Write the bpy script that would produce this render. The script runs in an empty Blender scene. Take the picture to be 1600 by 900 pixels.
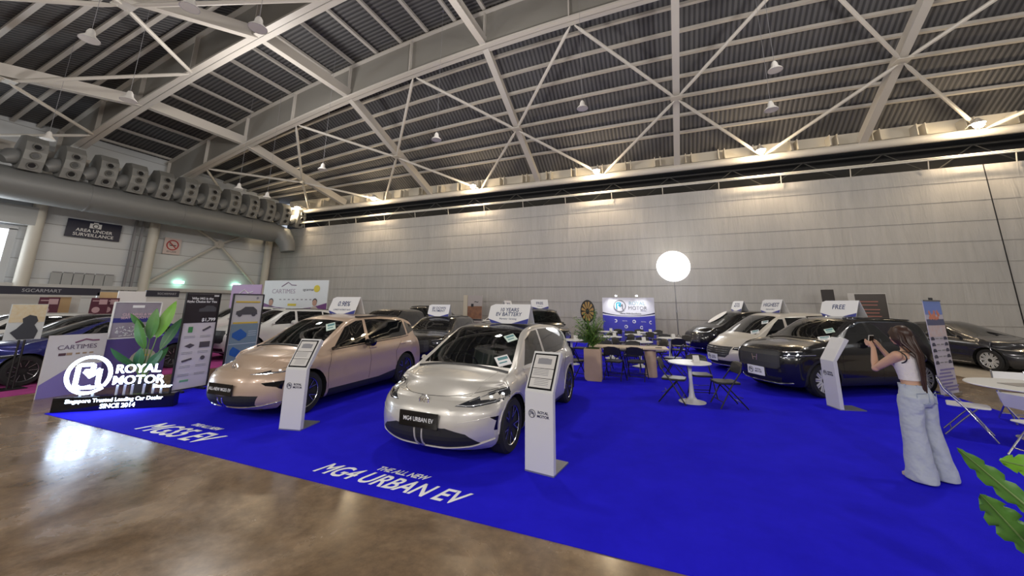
import bpy, bmesh, math, random
from math import sin, cos, pi, radians as R, sqrt, hypot
from mathutils import Vector, Matrix
random.seed(7)
sc = bpy.context.scene
COL = sc.collection
# ---------------------------------------------------------------- camera
YAW, PIT, ROL, CAMH = -.38341, .199236, .0086887, 1.87
fw = Vector((sin(YAW)*cos(PIT), cos(YAW)*cos(PIT), sin(PIT)))
r0 = Vector((cos(YAW), -sin(YAW), 0)); u0 = r0.cross(fw)
rt = cos(ROL)*r0 + sin(ROL)*u0; up = -sin(ROL)*r0 + cos(ROL)*u0
cd = bpy.data.cameras.new('camera'); cam = bpy.data.objects.new('camera', cd); COL.objects.link(cam)
cd.sensor_width = 36; cd.lens = 578.6/1600*36; cd.shift_y = -91.47/1600
cd.clip_start = .05; cd.clip_end = 300
M = Matrix((rt, up, -fw)).transposed().to_4x4(); M.translation = (0, 0, CAMH)
cam.matrix_world = M
sc.camera = cam
# ---------------------------------------------------------------- light and exposure
sc.view_settings.view_transform = 'Standard'; sc.view_settings.look = 'None'
sc.view_settings.gamma = 1; sc.view_settings.use_curve_mapping = False
sc.view_settings.exposure = 0.22
w = bpy.data.worlds.new('world'); sc.world = w; w.use_nodes = True
w.node_tree.nodes['Background'].inputs[0].default_value = (.80, .87, 1, 1)
w.node_tree.nodes['Background'].inputs[1].default_value = .6
def lamp(kind, loc, energy, col=(1, 1, 1), size=.4, rot=None, target=None, spot=None, blend=.6, size_y=None):
    l = bpy.data.lights.new('lamp_light', kind); l.energy = energy; l.color = col
    if kind == 'AREA':
        l.size = size
        if size_y: l.shape = 'RECTANGLE'; l.size_y = size_y
    elif kind == 'SPOT': l.shadow_soft_size = size; l.spot_size = R(spot or 100); l.spot_blend = blend
    else: l.shadow_soft_size = size
    o = bpy.data.objects.new('lamp_light', l); COL.objects.link(o); o.location = loc
    if target is not None: o.rotation_euler = (Vector(target)-Vector(loc)).to_track_quat('-Z', 'Y').to_euler()
    elif rot: o.rotation_euler = rot
    return o
KS = 1.2                                      # size of the hall
WY = 18*KS; WX = -26*KS                     # back wall, left wall
def K(x, y, z): return Vector((x*KS, y*KS, (z-CAMH)*KS+CAMH))
# unseen hall lights over the open floor behind the photographer
HALL = [(x, y) for x in (-13, -4.5, 4, 12.5) for y in (-11, -5)]
for x, y in HALL: lamp('POINT', (x, y, 6.6), 720, (1, .95, .89), .32)
for x in (-15.5, -5.5, 5.5, 16): lamp('POINT', (x, 9.6, 9.4), 560, (1, .95, .89), .30)  # unseen point lights added over the stand to brighten the roof steel
# ---------------------------------------------------------------- object helpers
def tag(o, label, cat, group=None, kind=None):
    if label: o['label'] = label
    if cat: o['category'] = cat
    if group: o['group'] = group
    if kind: o['kind'] = kind
    return o
def thing(name, label, cat, loc=(0, 0, 0), rz=0, group=None):
    o = bpy.data.objects.new(name, None); COL.objects.link(o); o.empty_display_size = .1
    o.location = loc; o.rotation_euler = (0, 0, rz)
    return tag(o, label, cat, group)
def dup(root, loc, rz=0, label=None):
    r = root.copy(); COL.objects.link(r); r.location = loc; r.rotation_euler = (0, 0, rz)
    if label: r['label'] = label
    for ch in list(root.children):
        c = ch.copy(); COL.objects.link(c); c.parent = r
        for g in list(ch.children):
            d = g.copy(); COL.objects.link(d); d.parent = c
    return r
class MB:
    def __init__(s): s.v = []; s.f = []; s.m = []; s.mi = 0
    def add(s, vs, fs):
        n = len(s.v); s.v += [tuple(v) for v in vs]; s.f += [tuple(n+i for i in f) for f in fs]; s.m += [s.mi]*len(fs); return s
    def box(s, c, d, rz=0, rx=0, ry=0):
        m = Matrix.Translation(c) @ Matrix.Rotation(rz, 4, 'Z') @ Matrix.Rotation(ry, 4, 'Y') @ Matrix.Rotation(rx, 4, 'X')
        x, y, z = d[0]/2, d[1]/2, d[2]/2
        vs = [m @ Vector(p) for p in ((-x,-y,-z),(x,-y,-z),(x,y,-z),(-x,y,-z),(-x,-y,z),(x,-y,z),(x,y,z),(-x,y,z))]
        return s.add(vs, [(0,3,2,1),(4,5,6,7),(0,1,5,4),(1,2,6,5),(2,3,7,6),(3,0,4,7)])
    def bar(s, a, b, w, h, upv=(0, 0, 1)):      # rectangular bar from a to b
        a = Vector(a); b = Vector(b); d = (b-a).normalized(); x = d.cross(Vector(upv)).normalized(); z = x.cross(d)
        vs = [p + x*i*w/2 + z*j*h/2 for p in (a, b) for i, j in ((-1,-1),(1,-1),(1,1),(-1,1))]
        return s.add(vs, [(3,2,1,0),(4,5,6,7),(0,1,5,4),(1,2,6,5),(2,3,7,6),(3,0,4,7)])
    def tube(s, pts, r, n=10, cap=True):
        pts = [Vector(p) for p in pts]; rr = r if isinstance(r, (list, tuple)) else [r]*len(pts)
        vs = []; prev = None
        for i, p in enumerate(pts):
            d = (pts[min(i+1, len(pts)-1)]-pts[max(i-1, 0)]).normalized()
            if prev is None: prev = d.orthogonal().normalized()
            x = (prev-d*prev.dot(d)).normalized(); prev = x; y = d.cross(x)
            vs += [p+(x*cos(2*pi*k/n)+y*sin(2*pi*k/n))*rr[i] for k in range(n)]
        fs = [(i*n+k, i*n+(k+1) % n, (i+1)*n+(k+1) % n, (i+1)*n+k) for i in range(len(pts)-1) for k in range(n)]
        if cap: fs += [tuple(range(n))[::-1], tuple((len(pts)-1)*n+k for k in range(n))]
        return s.add(vs, fs)
    def lathe(s, prof, c=(0, 0, 0), n=24, axis='Z', sx=1, sy=1, cap=True):
        vs = []
        for r, z in prof:
            for k in range(n):
                a = 2*pi*k/n; p = (r*cos(a)*sx, r*sin(a)*sy, z)
                if axis == 'Y': p = (p[0], z, p[1])
                if axis == 'X': p = (z, p[0], p[1])
                vs.append(Vector(c)+Vector(p))
        fs = [(i*n+k, i*n+(k+1) % n, (i+1)*n+(k+1) % n, (i+1)*n+k) for i in range(len(prof)-1) for k in range(n)]
        if cap: fs += [tuple(range(n))[::-1], tuple((len(prof)-1)*n+k for k in range(n))]
        return s.add(vs, fs)
    def prism(s, poly, a, b, f):                # poly 2D, f(u,v,t)->point, extruded t from a to b
        n = len(poly); vs = [f(u, v, a) for u, v in poly]+[f(u, v, b) for u, v in poly]
        fs = [tuple(range(n))[::-1], tuple(range(n, 2*n))]+[(i, (i+1) % n, n+(i+1) % n, n+i) for i in range(n)]
        return s.add(vs, fs)
    def build(s, name, mats, parent=None, smooth=False, bevel=0, subsurf=0, loc=None):
        me = bpy.data.meshes.new(name); me.from_pydata(s.v, [], s.f)
        if not isinstance(mats, (list, tuple)): mats = [mats]
        for m in mats: me.materials.append(m)
        for p, i in zip(me.polygons, s.m): p.material_index = i
        bm = bmesh.new(); bm.from_mesh(me); bmesh.ops.recalc_face_normals(bm, faces=bm.faces); bm.to_mesh(me); bm.free()
        if smooth:
            for p in me.polygons: p.use_smooth = True
            me.set_sharp_from_angle(angle=R(smooth if smooth > 1 else 40))
        o = bpy.data.objects.new(name, me); COL.objects.link(o)
        if parent: o.parent = parent
        if loc: o.location = loc
        if bevel:
            b = o.modifiers.new('b', 'BEVEL'); b.width = bevel; b.segments = 2; b.limit_method = 'ANGLE'
        if subsurf:
            b = o.modifiers.new('s', 'SUBSURF'); b.levels = b.render_levels = subsurf
        return o
def text(body, size, mat, parent, loc, rot=(0, 0, 0), name='lettering', bold=0, align='CENTER', shear=0, off=0, ext=.002, spacing=1, sx=1, sy=1, line=1):
    cu = bpy.data.curves.new('t', 'FONT'); cu.body = body; cu.size = size; cu.align_x = align; cu.align_y = 'CENTER'
    cu.shear = shear; cu.offset = off*size; cu.extrude = ext; cu.space_character = spacing; cu.space_line = line; cu.resolution_u = 3
    if bold: cu.bevel_depth = bold*size; cu.bevel_resolution = 0
    t = bpy.data.objects.new('t', cu)
    me = bpy.data.meshes.new_from_object(t); bpy.data.objects.remove(t); bpy.data.curves.remove(cu)
    me.materials.clear(); me.materials.append(mat)
    for v in me.vertices:
        v.co.x *= sx; v.co.y *= sy
        if bold: v.co.z *= ext/(ext+bold*size)
    o = bpy.data.objects.new(name, me); COL.objects.link(o); o.parent = parent; o.location = loc; o.rotation_euler = rot
    return o
# ---------------------------------------------------------------- materials
MT = {}
def mat(name, col, rough=.5, metal=0, coat=0, emis=None, est=1, trans=0, spec=.5, noise=None, bump=None, alpha=1):
    if name in MT: return MT[name]
    m = bpy.data.materials.new(name); m.use_nodes = True; nt = m.node_tree; b = nt.nodes['Principled BSDF']
    c = (*col, 1)
    b.inputs['Base Color'].default_value = c; b.inputs['Roughness'].default_value = rough
    b.inputs['Metallic'].default_value = metal; b.inputs['Coat Weight'].default_value = coat; b.inputs['Coat Roughness'].default_value = .03
    b.inputs['Transmission Weight'].default_value = trans; b.inputs['Specular IOR Level'].default_value = spec; b.inputs['Alpha'].default_value = alpha
    if emis: b.inputs['Emission Color'].default_value = (*emis, 1); b.inputs['Emission Strength'].default_value = est
    if noise or bump:
        tc = nt.nodes.new('ShaderNodeTexCoord'); nz = nt.nodes.new('ShaderNodeTexNoise'); nt.links.new(tc.outputs['Object'], nz.inputs['Vector'])
        if noise:
            sc_, col2 = noise; nz.inputs['Scale'].default_value = sc_; nz.inputs['Detail'].default_value = 5
            mx = nt.nodes.new('ShaderNodeMix'); mx.data_type = 'RGBA'; mx.inputs['A'].default_value = c; mx.inputs['B'].default_value = (*col2, 1)
            nt.links.new(nz.outputs['Fac'], mx.inputs['Factor']); nt.links.new(mx.outputs['Result'], b.inputs['Base Color'])
        if bump:
            bs, bd = bump; n2 = nt.nodes.new('ShaderNodeTexNoise'); n2.inputs['Scale'].default_value = bs; nt.links.new(tc.outputs['Object'], n2.inputs['Vector'])
            bp = nt.nodes.new('ShaderNodeBump'); bp.inputs['Distance'].default_value = bd; nt.links.new(n2.outputs['Fac'], bp.inputs['Height']); nt.links.new(bp.outputs['Normal'], b.inputs['Normal'])
    MT[name] = m; return m
def glass(name, col, a, rough=.02):
    if name in MT: return MT[name]
    m = bpy.data.materials.new(name); m.use_nodes = True; nt = m.node_tree; nt.nodes.clear()
    o = nt.nodes.new('ShaderNodeOutputMaterial'); t = nt.nodes.new('ShaderNodeBsdfTransparent'); t.inputs[0].default_value = (*col, 1)
    g = nt.nodes.new('ShaderNodeBsdfGlossy'); g.inputs['Roughness'].default_value = rough; g.inputs[0].default_value = (.9, .9, .9, 1)
    f = nt.nodes.new('ShaderNodeFresnel'); f.inputs[0].default_value = 1.5
    d = nt.nodes.new('ShaderNodeBsdfPrincipled'); d.inputs['Base Color'].default_value = (.005, .006, .007, 1); d.inputs['Roughness'].default_value = .02
    x = nt.nodes.new('ShaderNodeMixShader'); x.inputs[0].default_value = a; nt.links.new(t.outputs[0], x.inputs[1]); nt.links.new(d.outputs[0], x.inputs[2])
    x2 = nt.nodes.new('ShaderNodeMixShader'); nt.links.new(f.outputs[0], x2.inputs[0]); nt.links.new(x.outputs[0], x2.inputs[1]); nt.links.new(g.outputs[0], x2.inputs[2])
    nt.links.new(x2.outputs[0], o.inputs[0]); MT[name] = m; return m
white = mat('white_plastic', (.80, .80, .80), .35)
whitec = mat('white_card', (.78, .78, .79), .5)
black = mat('black_plastic', (.012, .012, .013), .4)
blackg = mat('black_gloss', (.006, .006, .007), .08)
rubber = mat('rubber', (.014, .014, .015), .75)
chrome = mat('chrome', (.8, .8, .82), .12, 1)
steel = mat('painted_steel', (.52, .49, .45), .45)
steeld = mat('painted_steel_pale', (.58, .55, .50), .5)
navy = mat('navy_print', (.03, .035, .16), .5)
grey = mat('grey_print', (.25, .25, .27), .5)
darkink = mat('dark_ink', (.02, .02, .03), .5)
lampg = mat('lamp_glow', (1, .9, .7), .3, emis=(1, .82, .55), est=110)

def bend(o, fy, off=.012):                     # lay flat lettering onto a curved panel y = fy(x)
    for v in o.data.vertices: v.co.z += o.location.y-(fy(o.location.x+v.co.x)-off)
    return o
# ---------------------------------------------------------------- hall shell
def struct(o): o['kind'] = 'structure'; return o
def nodemat(name, rough=.5, metal=0):
    m = bpy.data.materials.new(name); m.use_nodes = True; nt = m.node_tree; b = nt.nodes['Principled BSDF']
    b.inputs['Roughness'].default_value = rough; b.inputs['Metallic'].default_value = metal
    return m, nt, b
def N(nt, t, **kw):
    n = nt.nodes.new(t)
    for k, v in kw.items():
        if k in n.inputs: n.inputs[k].default_value = v
        else: setattr(n, k, v)
    return n
def ramp(nt, pts):
    r = nt.nodes.new('ShaderNodeValToRGB'); e = r.color_ramp.elements
    e[0].position, e[0].color = pts[0][0], (*pts[0][1], 1); e[1].position, e[1].color = pts[-1][0], (*pts[-1][1], 1)
    for p, c in pts[1:-1]: q = e.new(p); q.color = (*c, 1)
    return r
# polished, stained concrete
fm, nt, b = nodemat('polished_concrete', .22)
tc = N(nt, 'ShaderNodeTexCoord'); n1 = N(nt, 'ShaderNodeTexNoise', Scale=.9, Detail=8.0, Roughness=.62, Distortion=.6); n2 = N(nt, 'ShaderNodeTexNoise', Scale=7.0, Detail=8.0, Roughness=.7)
nt.links.new(tc.outputs['Object'], n1.inputs['Vector']); nt.links.new(tc.outputs['Object'], n2.inputs['Vector'])
r1 = ramp(nt, [(.28, (.11, .070, .038)), (.5, (.21, .143, .084)), (.72, (.34, .245, .15))]); nt.links.new(n1.outputs['Fac'], r1.inputs[0])
r2 = ramp(nt, [(.35, (.72, .72, .74)), (.65, (1.15, 1.12, 1.1))]); nt.links.new(n2.outputs['Fac'], r2.inputs[0])
mx = N(nt, 'ShaderNodeMix', data_type='RGBA', blend_type='MULTIPLY'); mx.inputs['Factor'].default_value = 1
nt.links.new(r1.outputs[0], mx.inputs['A']); nt.links.new(r2.outputs[0], mx.inputs['B']); nt.links.new(mx.outputs['Result'], b.inputs['Base Color'])
rr = ramp(nt, [(.3, (.13,)*3), (.7, (.34,)*3)]); nt.links.new(n1.outputs['Fac'], rr.inputs[0]); nt.links.new(rr.outputs[0], b.inputs['Roughness'])
bp = N(nt, 'ShaderNodeBump', Distance=.006, Strength=.35); n3 = N(nt, 'ShaderNodeTexNoise', Scale=2.6, Detail=3.0); nt.links.new(tc.outputs['Object'], n3.inputs['Vector']); nt.links.new(n3.outputs['Fac'], bp.inputs['Height']); nt.links.new(bp.outputs['Normal'], b.inputs['Normal'])
struct(MB().box((-2, 2, -.1), (58, 46, .2)).build('floor', fm))
# carpets
def carpet_mat(name, c, c2):
    m, nt, b = nodemat(name, .95); tc = N(nt, 'ShaderNodeTexCoord')
    n1 = N(nt, 'ShaderNodeTexNoise', Scale=2.0, Detail=6.0, Roughness=.7); n2 = N(nt, 'ShaderNodeTexNoise', Scale=260.0)
    nt.links.new(tc.outputs['Object'], n1.inputs['Vector']); nt.links.new(tc.outputs['Object'], n2.inputs['Vector'])
    r = ramp(nt, [(.3, c), (.7, c2)]); nt.links.new(n1.outputs['Fac'], r.inputs[0]); nt.links.new(r.outputs[0], b.inputs['Base Color'])
    bp = N(nt, 'ShaderNodeBump', Distance=.004, Strength=.6); nt.links.new(n2.outputs['Fac'], bp.inputs['Height']); nt.links.new(bp.outputs['Normal'], b.inputs['Normal'])
    b.inputs['Specular IOR Level'].default_value = .1
    return m
cm = carpet_mat('blue_carpet', (.012, .008, .60), (.017, .012, .72))
tag(MB().box((-2.05, 11.3, .004), (15.4, 16.0, .008)).build('carpet', [cm]), 'large royal blue stand carpet under the display cars', 'carpet')
tag(MB().box((12.5, 13.8, .004), (9.9, 14.5, .008)).build('carpet', carpet_mat('beige_carpet', (.38, .33, .27), (.46, .41, .34))), 'pale beige carpet under the dark sedan at the right', 'carpet')
tag(MB().box((-16.4, 7.75, .004), (8.6, 9.5, .008)).build('carpet', carpet_mat('pink_carpet', (.32, .05, .2), (.42, .07, .26))), 'magenta pink carpet under the blue car at the far left', 'carpet')
# back wall: dark upper void, pale fabric covering below with sewn seams
wm, nt, b = nodemat('wall_fabric', .6)
tc = N(nt, 'ShaderNodeTexCoord'); sx = N(nt, 'ShaderNodeSeparateXYZ'); nt.links.new(tc.outputs['Object'], sx.inputs[0])
mm = N(nt, 'ShaderNodeMath', operation='MULTIPLY'); mm.inputs[1].default_value = 1/.875; so = N(nt, 'ShaderNodeMath', operation='ADD'); so.inputs[1].default_value = -.26+.875; nt.links.new(sx.outputs['Z'], so.inputs[0]); nt.links.new(so.outputs[0], mm.inputs[0])
fr = N(nt, 'ShaderNodeMath', operation='FRACT'); nt.links.new(mm.outputs[0], fr.inputs[0])
rs = ramp(nt, [(0, (.62,)*3), (.022, (.80,)*3), (.035, (1,)*3), (.965, (1,)*3), (1, (1.1,)*3)]); nt.links.new(fr.outputs[0], rs.inputs[0])
mp = N(nt, 'ShaderNodeMapping'); mp.inputs['Scale'].default_value = (1.9, 1, .22); nt.links.new(tc.outputs['Object'], mp.inputs[0])
n1 = N(nt, 'ShaderNodeTexNoise', Scale=1.6, Detail=7.0, Roughness=.65, Distortion=.8); nt.links.new(mp.outputs[0], n1.inputs['Vector'])
rb = ramp(nt, [(.3, (.40, .39, .378)), (.7, (.47, .46, .445))]); nt.links.new(n1.outputs['Fac'], rb.inputs[0])
mx = N(nt, 'ShaderNodeMix', data_type='RGBA', blend_type='MULTIPLY'); mx.inputs['Factor'].default_value = .55
nt.links.new(rb.outputs[0], mx.inputs['A']); nt.links.new(rs.outputs[0], mx.inputs['B']); nt.links.new(mx.outputs['Result'], b.inputs['Base Color'])
ad = N(nt, 'ShaderNodeMath', operation='ADD'); nt.links.new(n1.outputs['Fac'], ad.inputs[0]); nt.links.new(rs.outputs[0], ad.inputs[1])
bp = N(nt, 'ShaderNodeBump', Distance=.08, Strength=.6); nt.links.new(ad.outputs[0], bp.inputs['Height']); nt.links.new(bp.outputs['Normal'], b.inputs['Normal'])
CT = K(0, 18, 6.95).z
m_ = MB(); m_.box((-6.1, WY+.1, CT/2), (50.6, .2, CT)); struct(m_.build('wall_back', wm))
dk = mat('dark_void', (.012, .012, .013), .8)
struct(MB().box((-6.1, WY+1.6, 6), (50.8, .2, 12.5)).build('wall_back_upper', dk))
struct(MB().box((11.0*KS, WY-.012, CT/2), (.03, .02, CT)).build('trim_1', black))
# left wall of horizontal cladding boards
lm, nt, b = nodemat('left_cladding', .55)
tc = N(nt, 'ShaderNodeTexCoord'); sx = N(nt, 'ShaderNodeSeparateXYZ'); nt.links.new(tc.outputs['Object'], sx.inputs[0])
mm = N(nt, 'ShaderNodeMath', operation='MULTIPLY'); mm.inputs[1].default_value = 1/1.0; nt.links.new(sx.outputs['Z'], mm.inputs[0])
fr = N(nt, 'ShaderNodeMath', operation='FRACT'); nt.links.new(mm.outputs[0], fr.inputs[0])
rs = ramp(nt, [(0, (.3,)*3), (.025, (.32,)*3), (.04, (.60, .62, .64)), (1, (.66, .675, .69))]); nt.links.new(fr.outputs[0], rs.inputs[0]); nt.links.new(rs.outputs[0], b.inputs['Base Color'])
struct(MB().box((WX-.1, 1.3, 6), (.2, 41, 12)).build('wall_left', lm))
hw_ = mat('far_wall_paint', (.20, .20, .20), .7)
struct(MB().box((23.2, 1, 6), (.2, 44, 12)).build('wall_right', hw_)); struct(MB().box((-4, -19, 6), (55, .2, 12)).build('wall_front', hw_))
# round-edged columns of the left wall
for i, y in enumerate((7.04, 11.15, 17.6)):
    o = MB().tube([(WX+.45, y*KS, 0), (WX+.45, y*KS, 9)], .27, 16).build('trim_%d' % (i+2), mat('column_paint', (.62, .59, .52), .5), smooth=True); struct(o)
m_ = MB()
m_.bar((WX+.2, 10.45*KS, 2.4), (WX+.2, 10.45*KS, 7), .12, .12, (1, 0, 0)); m_.bar((WX+.3, 10.7*KS, 2.4), (WX+.3, 10.7*KS, 7), .12, .12, (1, 0, 0))
tag(m_.build('wall_pipe', grey), 'pair of thin dark pipes running up the grey wall beside the middle column', 'pipe')
struct(MB().box((WX+.25, 5, 2.62), (.5, 32, .22)).build('trim_6', mat('ledge', (.55, .55, .54), .5)))
# window on the left wall with frame
wr = thing('window_1', None, None, (WX+.02, 0, 0)); wr['kind'] = 'structure'
daylight = mat('daylight_window', (1, 1, 1), .5, emis=(.86, .93, 1), est=5)
wz = K(0, 0, 4.85).z
m_ = MB(); m_.box((.03, 3.4*KS, (wz+2.6)/2), (.04, 6.1*KS, wz-2.6)); m_.build('window_glass', daylight, wr)
m_ = MB(); m_.box((.1, 6.52*KS, (wz+2.6)/2), (.14, .28, wz-2.5)); m_.box((.1, 3.5*KS, wz+.1), (.14, 6.3*KS, .2)); m_.build('window_frame', mat('frame_grey', (.5, .52, .54), .4), wr)
struct(MB().box((WX+.35, 3*KS, wz+.75), (.7, 8*KS, .95)).build('trim_7', mat('soffit', (.42, .43, .43), .5)))
lamp('AREA', (WX+.6, 3.1*KS, 4), 420, (.85, .93, 1), 4.5, rot=(0, -pi/2, 0), size_y=1.8)
# roller-shutter frame panel and its low louvre
m_ = MB()
for i in range(6): 
    y0 = (7.9+i*.36)*KS
    m_.box((WX+.12, y0+.18*KS, 3.05), (.06, .33*KS, .62))
for i in range(6):
    y0 = (7.9+i*.36)*KS
    m_.mi = 1; m_.box((WX+.16, y0+.18*KS, 3.40), (.05, .29*KS, .05)); m_.box((WX+.16, y0+.18*KS, 2.71), (.05, .29*KS, .05))
tag(m_.build('wall_louvre', [mat('louvre', (.40, .41, .415), .5), grey]), 'row of six pale grey louvre panels on the left wall below the surveillance sign', 'louvre')
# diagonal brace with hub plate on the left wall
t = thing('wall_brace', 'white tubular cross brace with a central hub plate on the left wall', 'brace', (WX+.35, 0, 0))
hub = Vector((0, 14.5*KS, K(0, 0, 5.4).z))
for q in ((11.3, 3.0), (17.6, 2.6), (11.6, 8.1), (17.0, 7.9)):
    MB().tube([hub, (0, q[0]*KS, q[1])], .085, 8).build('brace_tube', steeld, t, smooth=True)
MB().lathe([(.02, -.08), (.3, -.08), (.3, .08), (.1, .08), (.1, .13), (.02, .13)], hub, 16, 'X').build('hub_plate', steeld, t)
for y, n in ((12.85, 'further from the corner'), (16.0, 'nearer the back corner')):
    tag(MB().box((WX+.12, y*KS, 3.17), (.24, .5, .16)).build('exit_light', mat('green_glow', (.5, 1, .8), .3, emis=(.45, 1, .75), est=5)), 'small glowing green-white light on the left wall, '+n, 'light')
# signs on the left wall
t = thing('wall_sign', 'black surveillance notice with white camera symbol on the left wall', 'sign', (WX+.15, 8.97*KS, K(0, 0, 5.27).z))
MB().box((0, 0, 0), (.04, 1.92*KS, .86*KS)).build('board', mat('sign_navy', (.012, .014, .04), .4), t)
rw = (pi/2, 0, pi/2)
text('AREA UNDER\nSURVEILLANCE', .255, white, t, (.03, 0, -.2), rw, off=.01)
m_ = MB(); m_.box((.03, 0, .24), (.02, .5, .28)); m_.box((.03, .0, .41), (.02, .2, .08)); m_.mi = 1; m_.lathe([(.13, .0), (.13, .02)], (.03, 0, .24), 20, 'X'); m_.mi = 0; m_.lathe([(.09, 0), (.09, .015)], (.045, 0, .24), 20, 'X')
m_.build('camera_symbol', [white, darkink], t)
t = thing('wall_sign', 'white no-smoking sign with red prohibition ring on the left wall', 'sign', (WX+.15, 12.2*KS, K(0, 0, 4.95).z))
MB().box((0, 0, 0), (.04, .8*KS, .92*KS)).build('board', mat('sign_pink', (.62, .52, .5), .4), t)
red = mat('red_print', (.45, .03, .03), .4)
ring = [(.03+.0, .32*cos(a*pi/16), .08+.32*sin(a*pi/16)) for a in range(33)]
m_ = MB(); m_.tube(ring, .035, 6); m_.bar((.03, -.22, .3), (.03, .22, -.14), .05, .03, (1, 0, 0)); m_.build('ring', red, t)
m_ = MB(); m_.box((.03, .02, .06), (.02, .36, .06)); m_.tube([(.035, -.2, .1), (.035, -.15, .18), (.035, -.2, .24)], .012, 6); m_.build('cigarette', darkink, t)
text('BY LAW', .15, darkink, t, (.03, 0, -.38), rw)
# ---------------------------------------------------------------- roof
GX = [-25.6, -19.25, -12.5, -5.75, 1.0, 7.75, 14.5]           # rib positions
def gz(X): return 11.75-.0052*(X-1)**2
def deckz(X, Y):                                             # underside of purlins, unscaled hall units
    zt = gz(X)+1.7
    if 7.15 <= Y <= 11.3: return zt
    t = (Y-11.3)/6.7 if Y > 11.3 else (7.15-Y)/6.7
    return zt+(9.1-zt)*t
dm, nt, b = nodemat('roof_deck', .6)
tc = N(nt, 'ShaderNodeTexCoord'); wv = N(nt, 'ShaderNodeTexWave', Scale=1.5, Distortion=0.0); wv.bands_direction = 'X'; nt.links.new(tc.outputs['UV'], wv.inputs['Vector'])
rc = ramp(nt, [(.25, (.05, .05, .054)), (.6, (.12, .118, .122))]); nt.links.new(wv.outputs['Fac'], rc.inputs[0]); nt.links.new(rc.outputs[0], b.inputs['Base Color'])
bp = N(nt, 'ShaderNodeBump', Distance=.05, Strength=.6); nt.links.new(wv.outputs['Fac'], bp.inputs['Height']); nt.links.new(bp.outputs['Normal'], b.inputs['Normal'])
def deck_piece(y0, y1, swap):
    me = bpy.data.meshes.new('ceiling'); vs = []; fs = []; uv = []
    xs = [-26.5+i*(45.5/26) for i in range(27)]; ys = [y0+(y1-y0)*j/8 for j in range(9)]
    for x in xs:
        for y in ys: vs.append(K(x, y, deckz(x, y)+.16))
    for i in range(26):
        for j in range(8): fs.append((i*9+j, i*9+j+1, i*9+10+j, i*9+9+j))
    me.from_pydata(vs, [], fs); ul = me.uv_layers.new()
    for p in me.polygons:
        for li in p.loop_indices:
            v = me.vertices[me.loops[li].vertex_index].co; ul.data[li].uv = (v.y, v.x) if swap else (v.x, v.y)
    me.materials.append(dm); o = bpy.data.objects.new('ceiling', me); COL.objects.link(o); return struct(o)
deck_piece(11.3, 18.9, False); deck_piece(7.15, 11.3, True); deck_piece(.45, 7.15, False); 
o = MB().add([K(-26.5, .6, 9.0), K(19, .6, 9.0), K(19, -14, 9.6), K(-26.5, -14, 9.6)], [(0, 1, 2, 3)]).build('ceiling', dm); struct(o)
def purlin(pts):
    m_ = MB(); w_, h_ = .16, .13
    vs = []
    for p in pts:
        p = Vector(p)
        ax = (pts[-1]-pts[0]).normalized(); x = ax.cross(Vector((0, 0, 1))).normalized()
        vs += [p-x*w_/2, p+x*w_/2, p+x*w_/2+Vector((0, 0, h_)), p-x*w_/2+Vector((0, 0, h_))]
    fs = [(i*4+k, i*4+(k+1) % 4, i*4+4+(k+1) % 4, i*4+4+k) for i in range(len(pts)-1) for k in range(4)]
    m_.add(vs, fs+[(0, 1, 2, 3), tuple(len(vs)-4+k for k in range(4))])
    return m_
PUR = 'pale roof purlins under the dark decking'
def tagp(o, lab): return tag(o, lab, 'purlin', PUR)
xs17 = [-26.2+i*(45/17) for i in range(18)]
for i in range(8):
    Y = 12.12+.745*i+.0
    tagp(purlin([K(x, Y, deckz(x, Y)) for x in xs17]).build('roof_purlin', steel), 'pale roof purlin running parallel to the back wall, row %d up from the eaves' % (8-i))
for i in range(8):
    Y = 6.45-.745*i
    tagp(purlin([K(x, Y, deckz(x, Y)) for x in xs17]).build('roof_purlin', steel), 'pale roof purlin over the near floor, row %d from the nearer deep girder' % (i+1))
X = -25.6
while X < 15:
    tagp(purlin([K(X, 7.15, deckz(X, 7.15)), K(X, 11.3, deckz(X, 11.3))]).build('roof_purlin', steel), 'short pale roof purlin spanning between the two deep arched girders')
    X += 1.32
# deep arched plate girders
def girder(Y, label):
    t = thing('plate_girder', label, 'girder', (0, 0, 0)); n = 30
    xs = [-25.9+i*(44.9/n) for i in range(n+1)]
    def strip(zoff, w_, h_, nm):
        m_ = MB(); vs = []
        for x in xs:
            p = K(x, Y, gz(x)); z = p.z+zoff
            vs += [(p.x, p.y-w_/2, z), (p.x, p.y+w_/2, z), (p.x, p.y+w_/2, z+h_), (p.x, p.y-w_/2, z+h_)]
        fs = [(i*4+k, i*4+(k+1) % 4, i*4+4+(k+1) % 4, i*4+4+k) for i in range(n) for k in range(4)]
        m_.add(vs, fs+[(0, 1, 2, 3), tuple(len(vs)-4+k for k in range(4))]); return m_.build(nm, steel if nm != 'web' else mat('web_paint', (.235, .225, .205), .5), t, smooth=30)
    strip(0, .5, .09, 'bottom_flange'); strip(.0, .03, 1.85, 'web'); strip(1.85, .4, .07, 'top_flange')
    for x in GX:
        for dx in ((0,) if x == GX[-1] else (0, 3.32)):
            p = K(x+dx, Y, gz(x+dx)); MB().box((p.x, p.y, p.z+.95), (.05, .36, 1.8)).build('stiffener', steel, t)
    return t
girder(11.3, 'deep arched steel plate girder nearer the back wall')
girder(7.15, 'deep arched steel plate girder nearer the camera')
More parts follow.
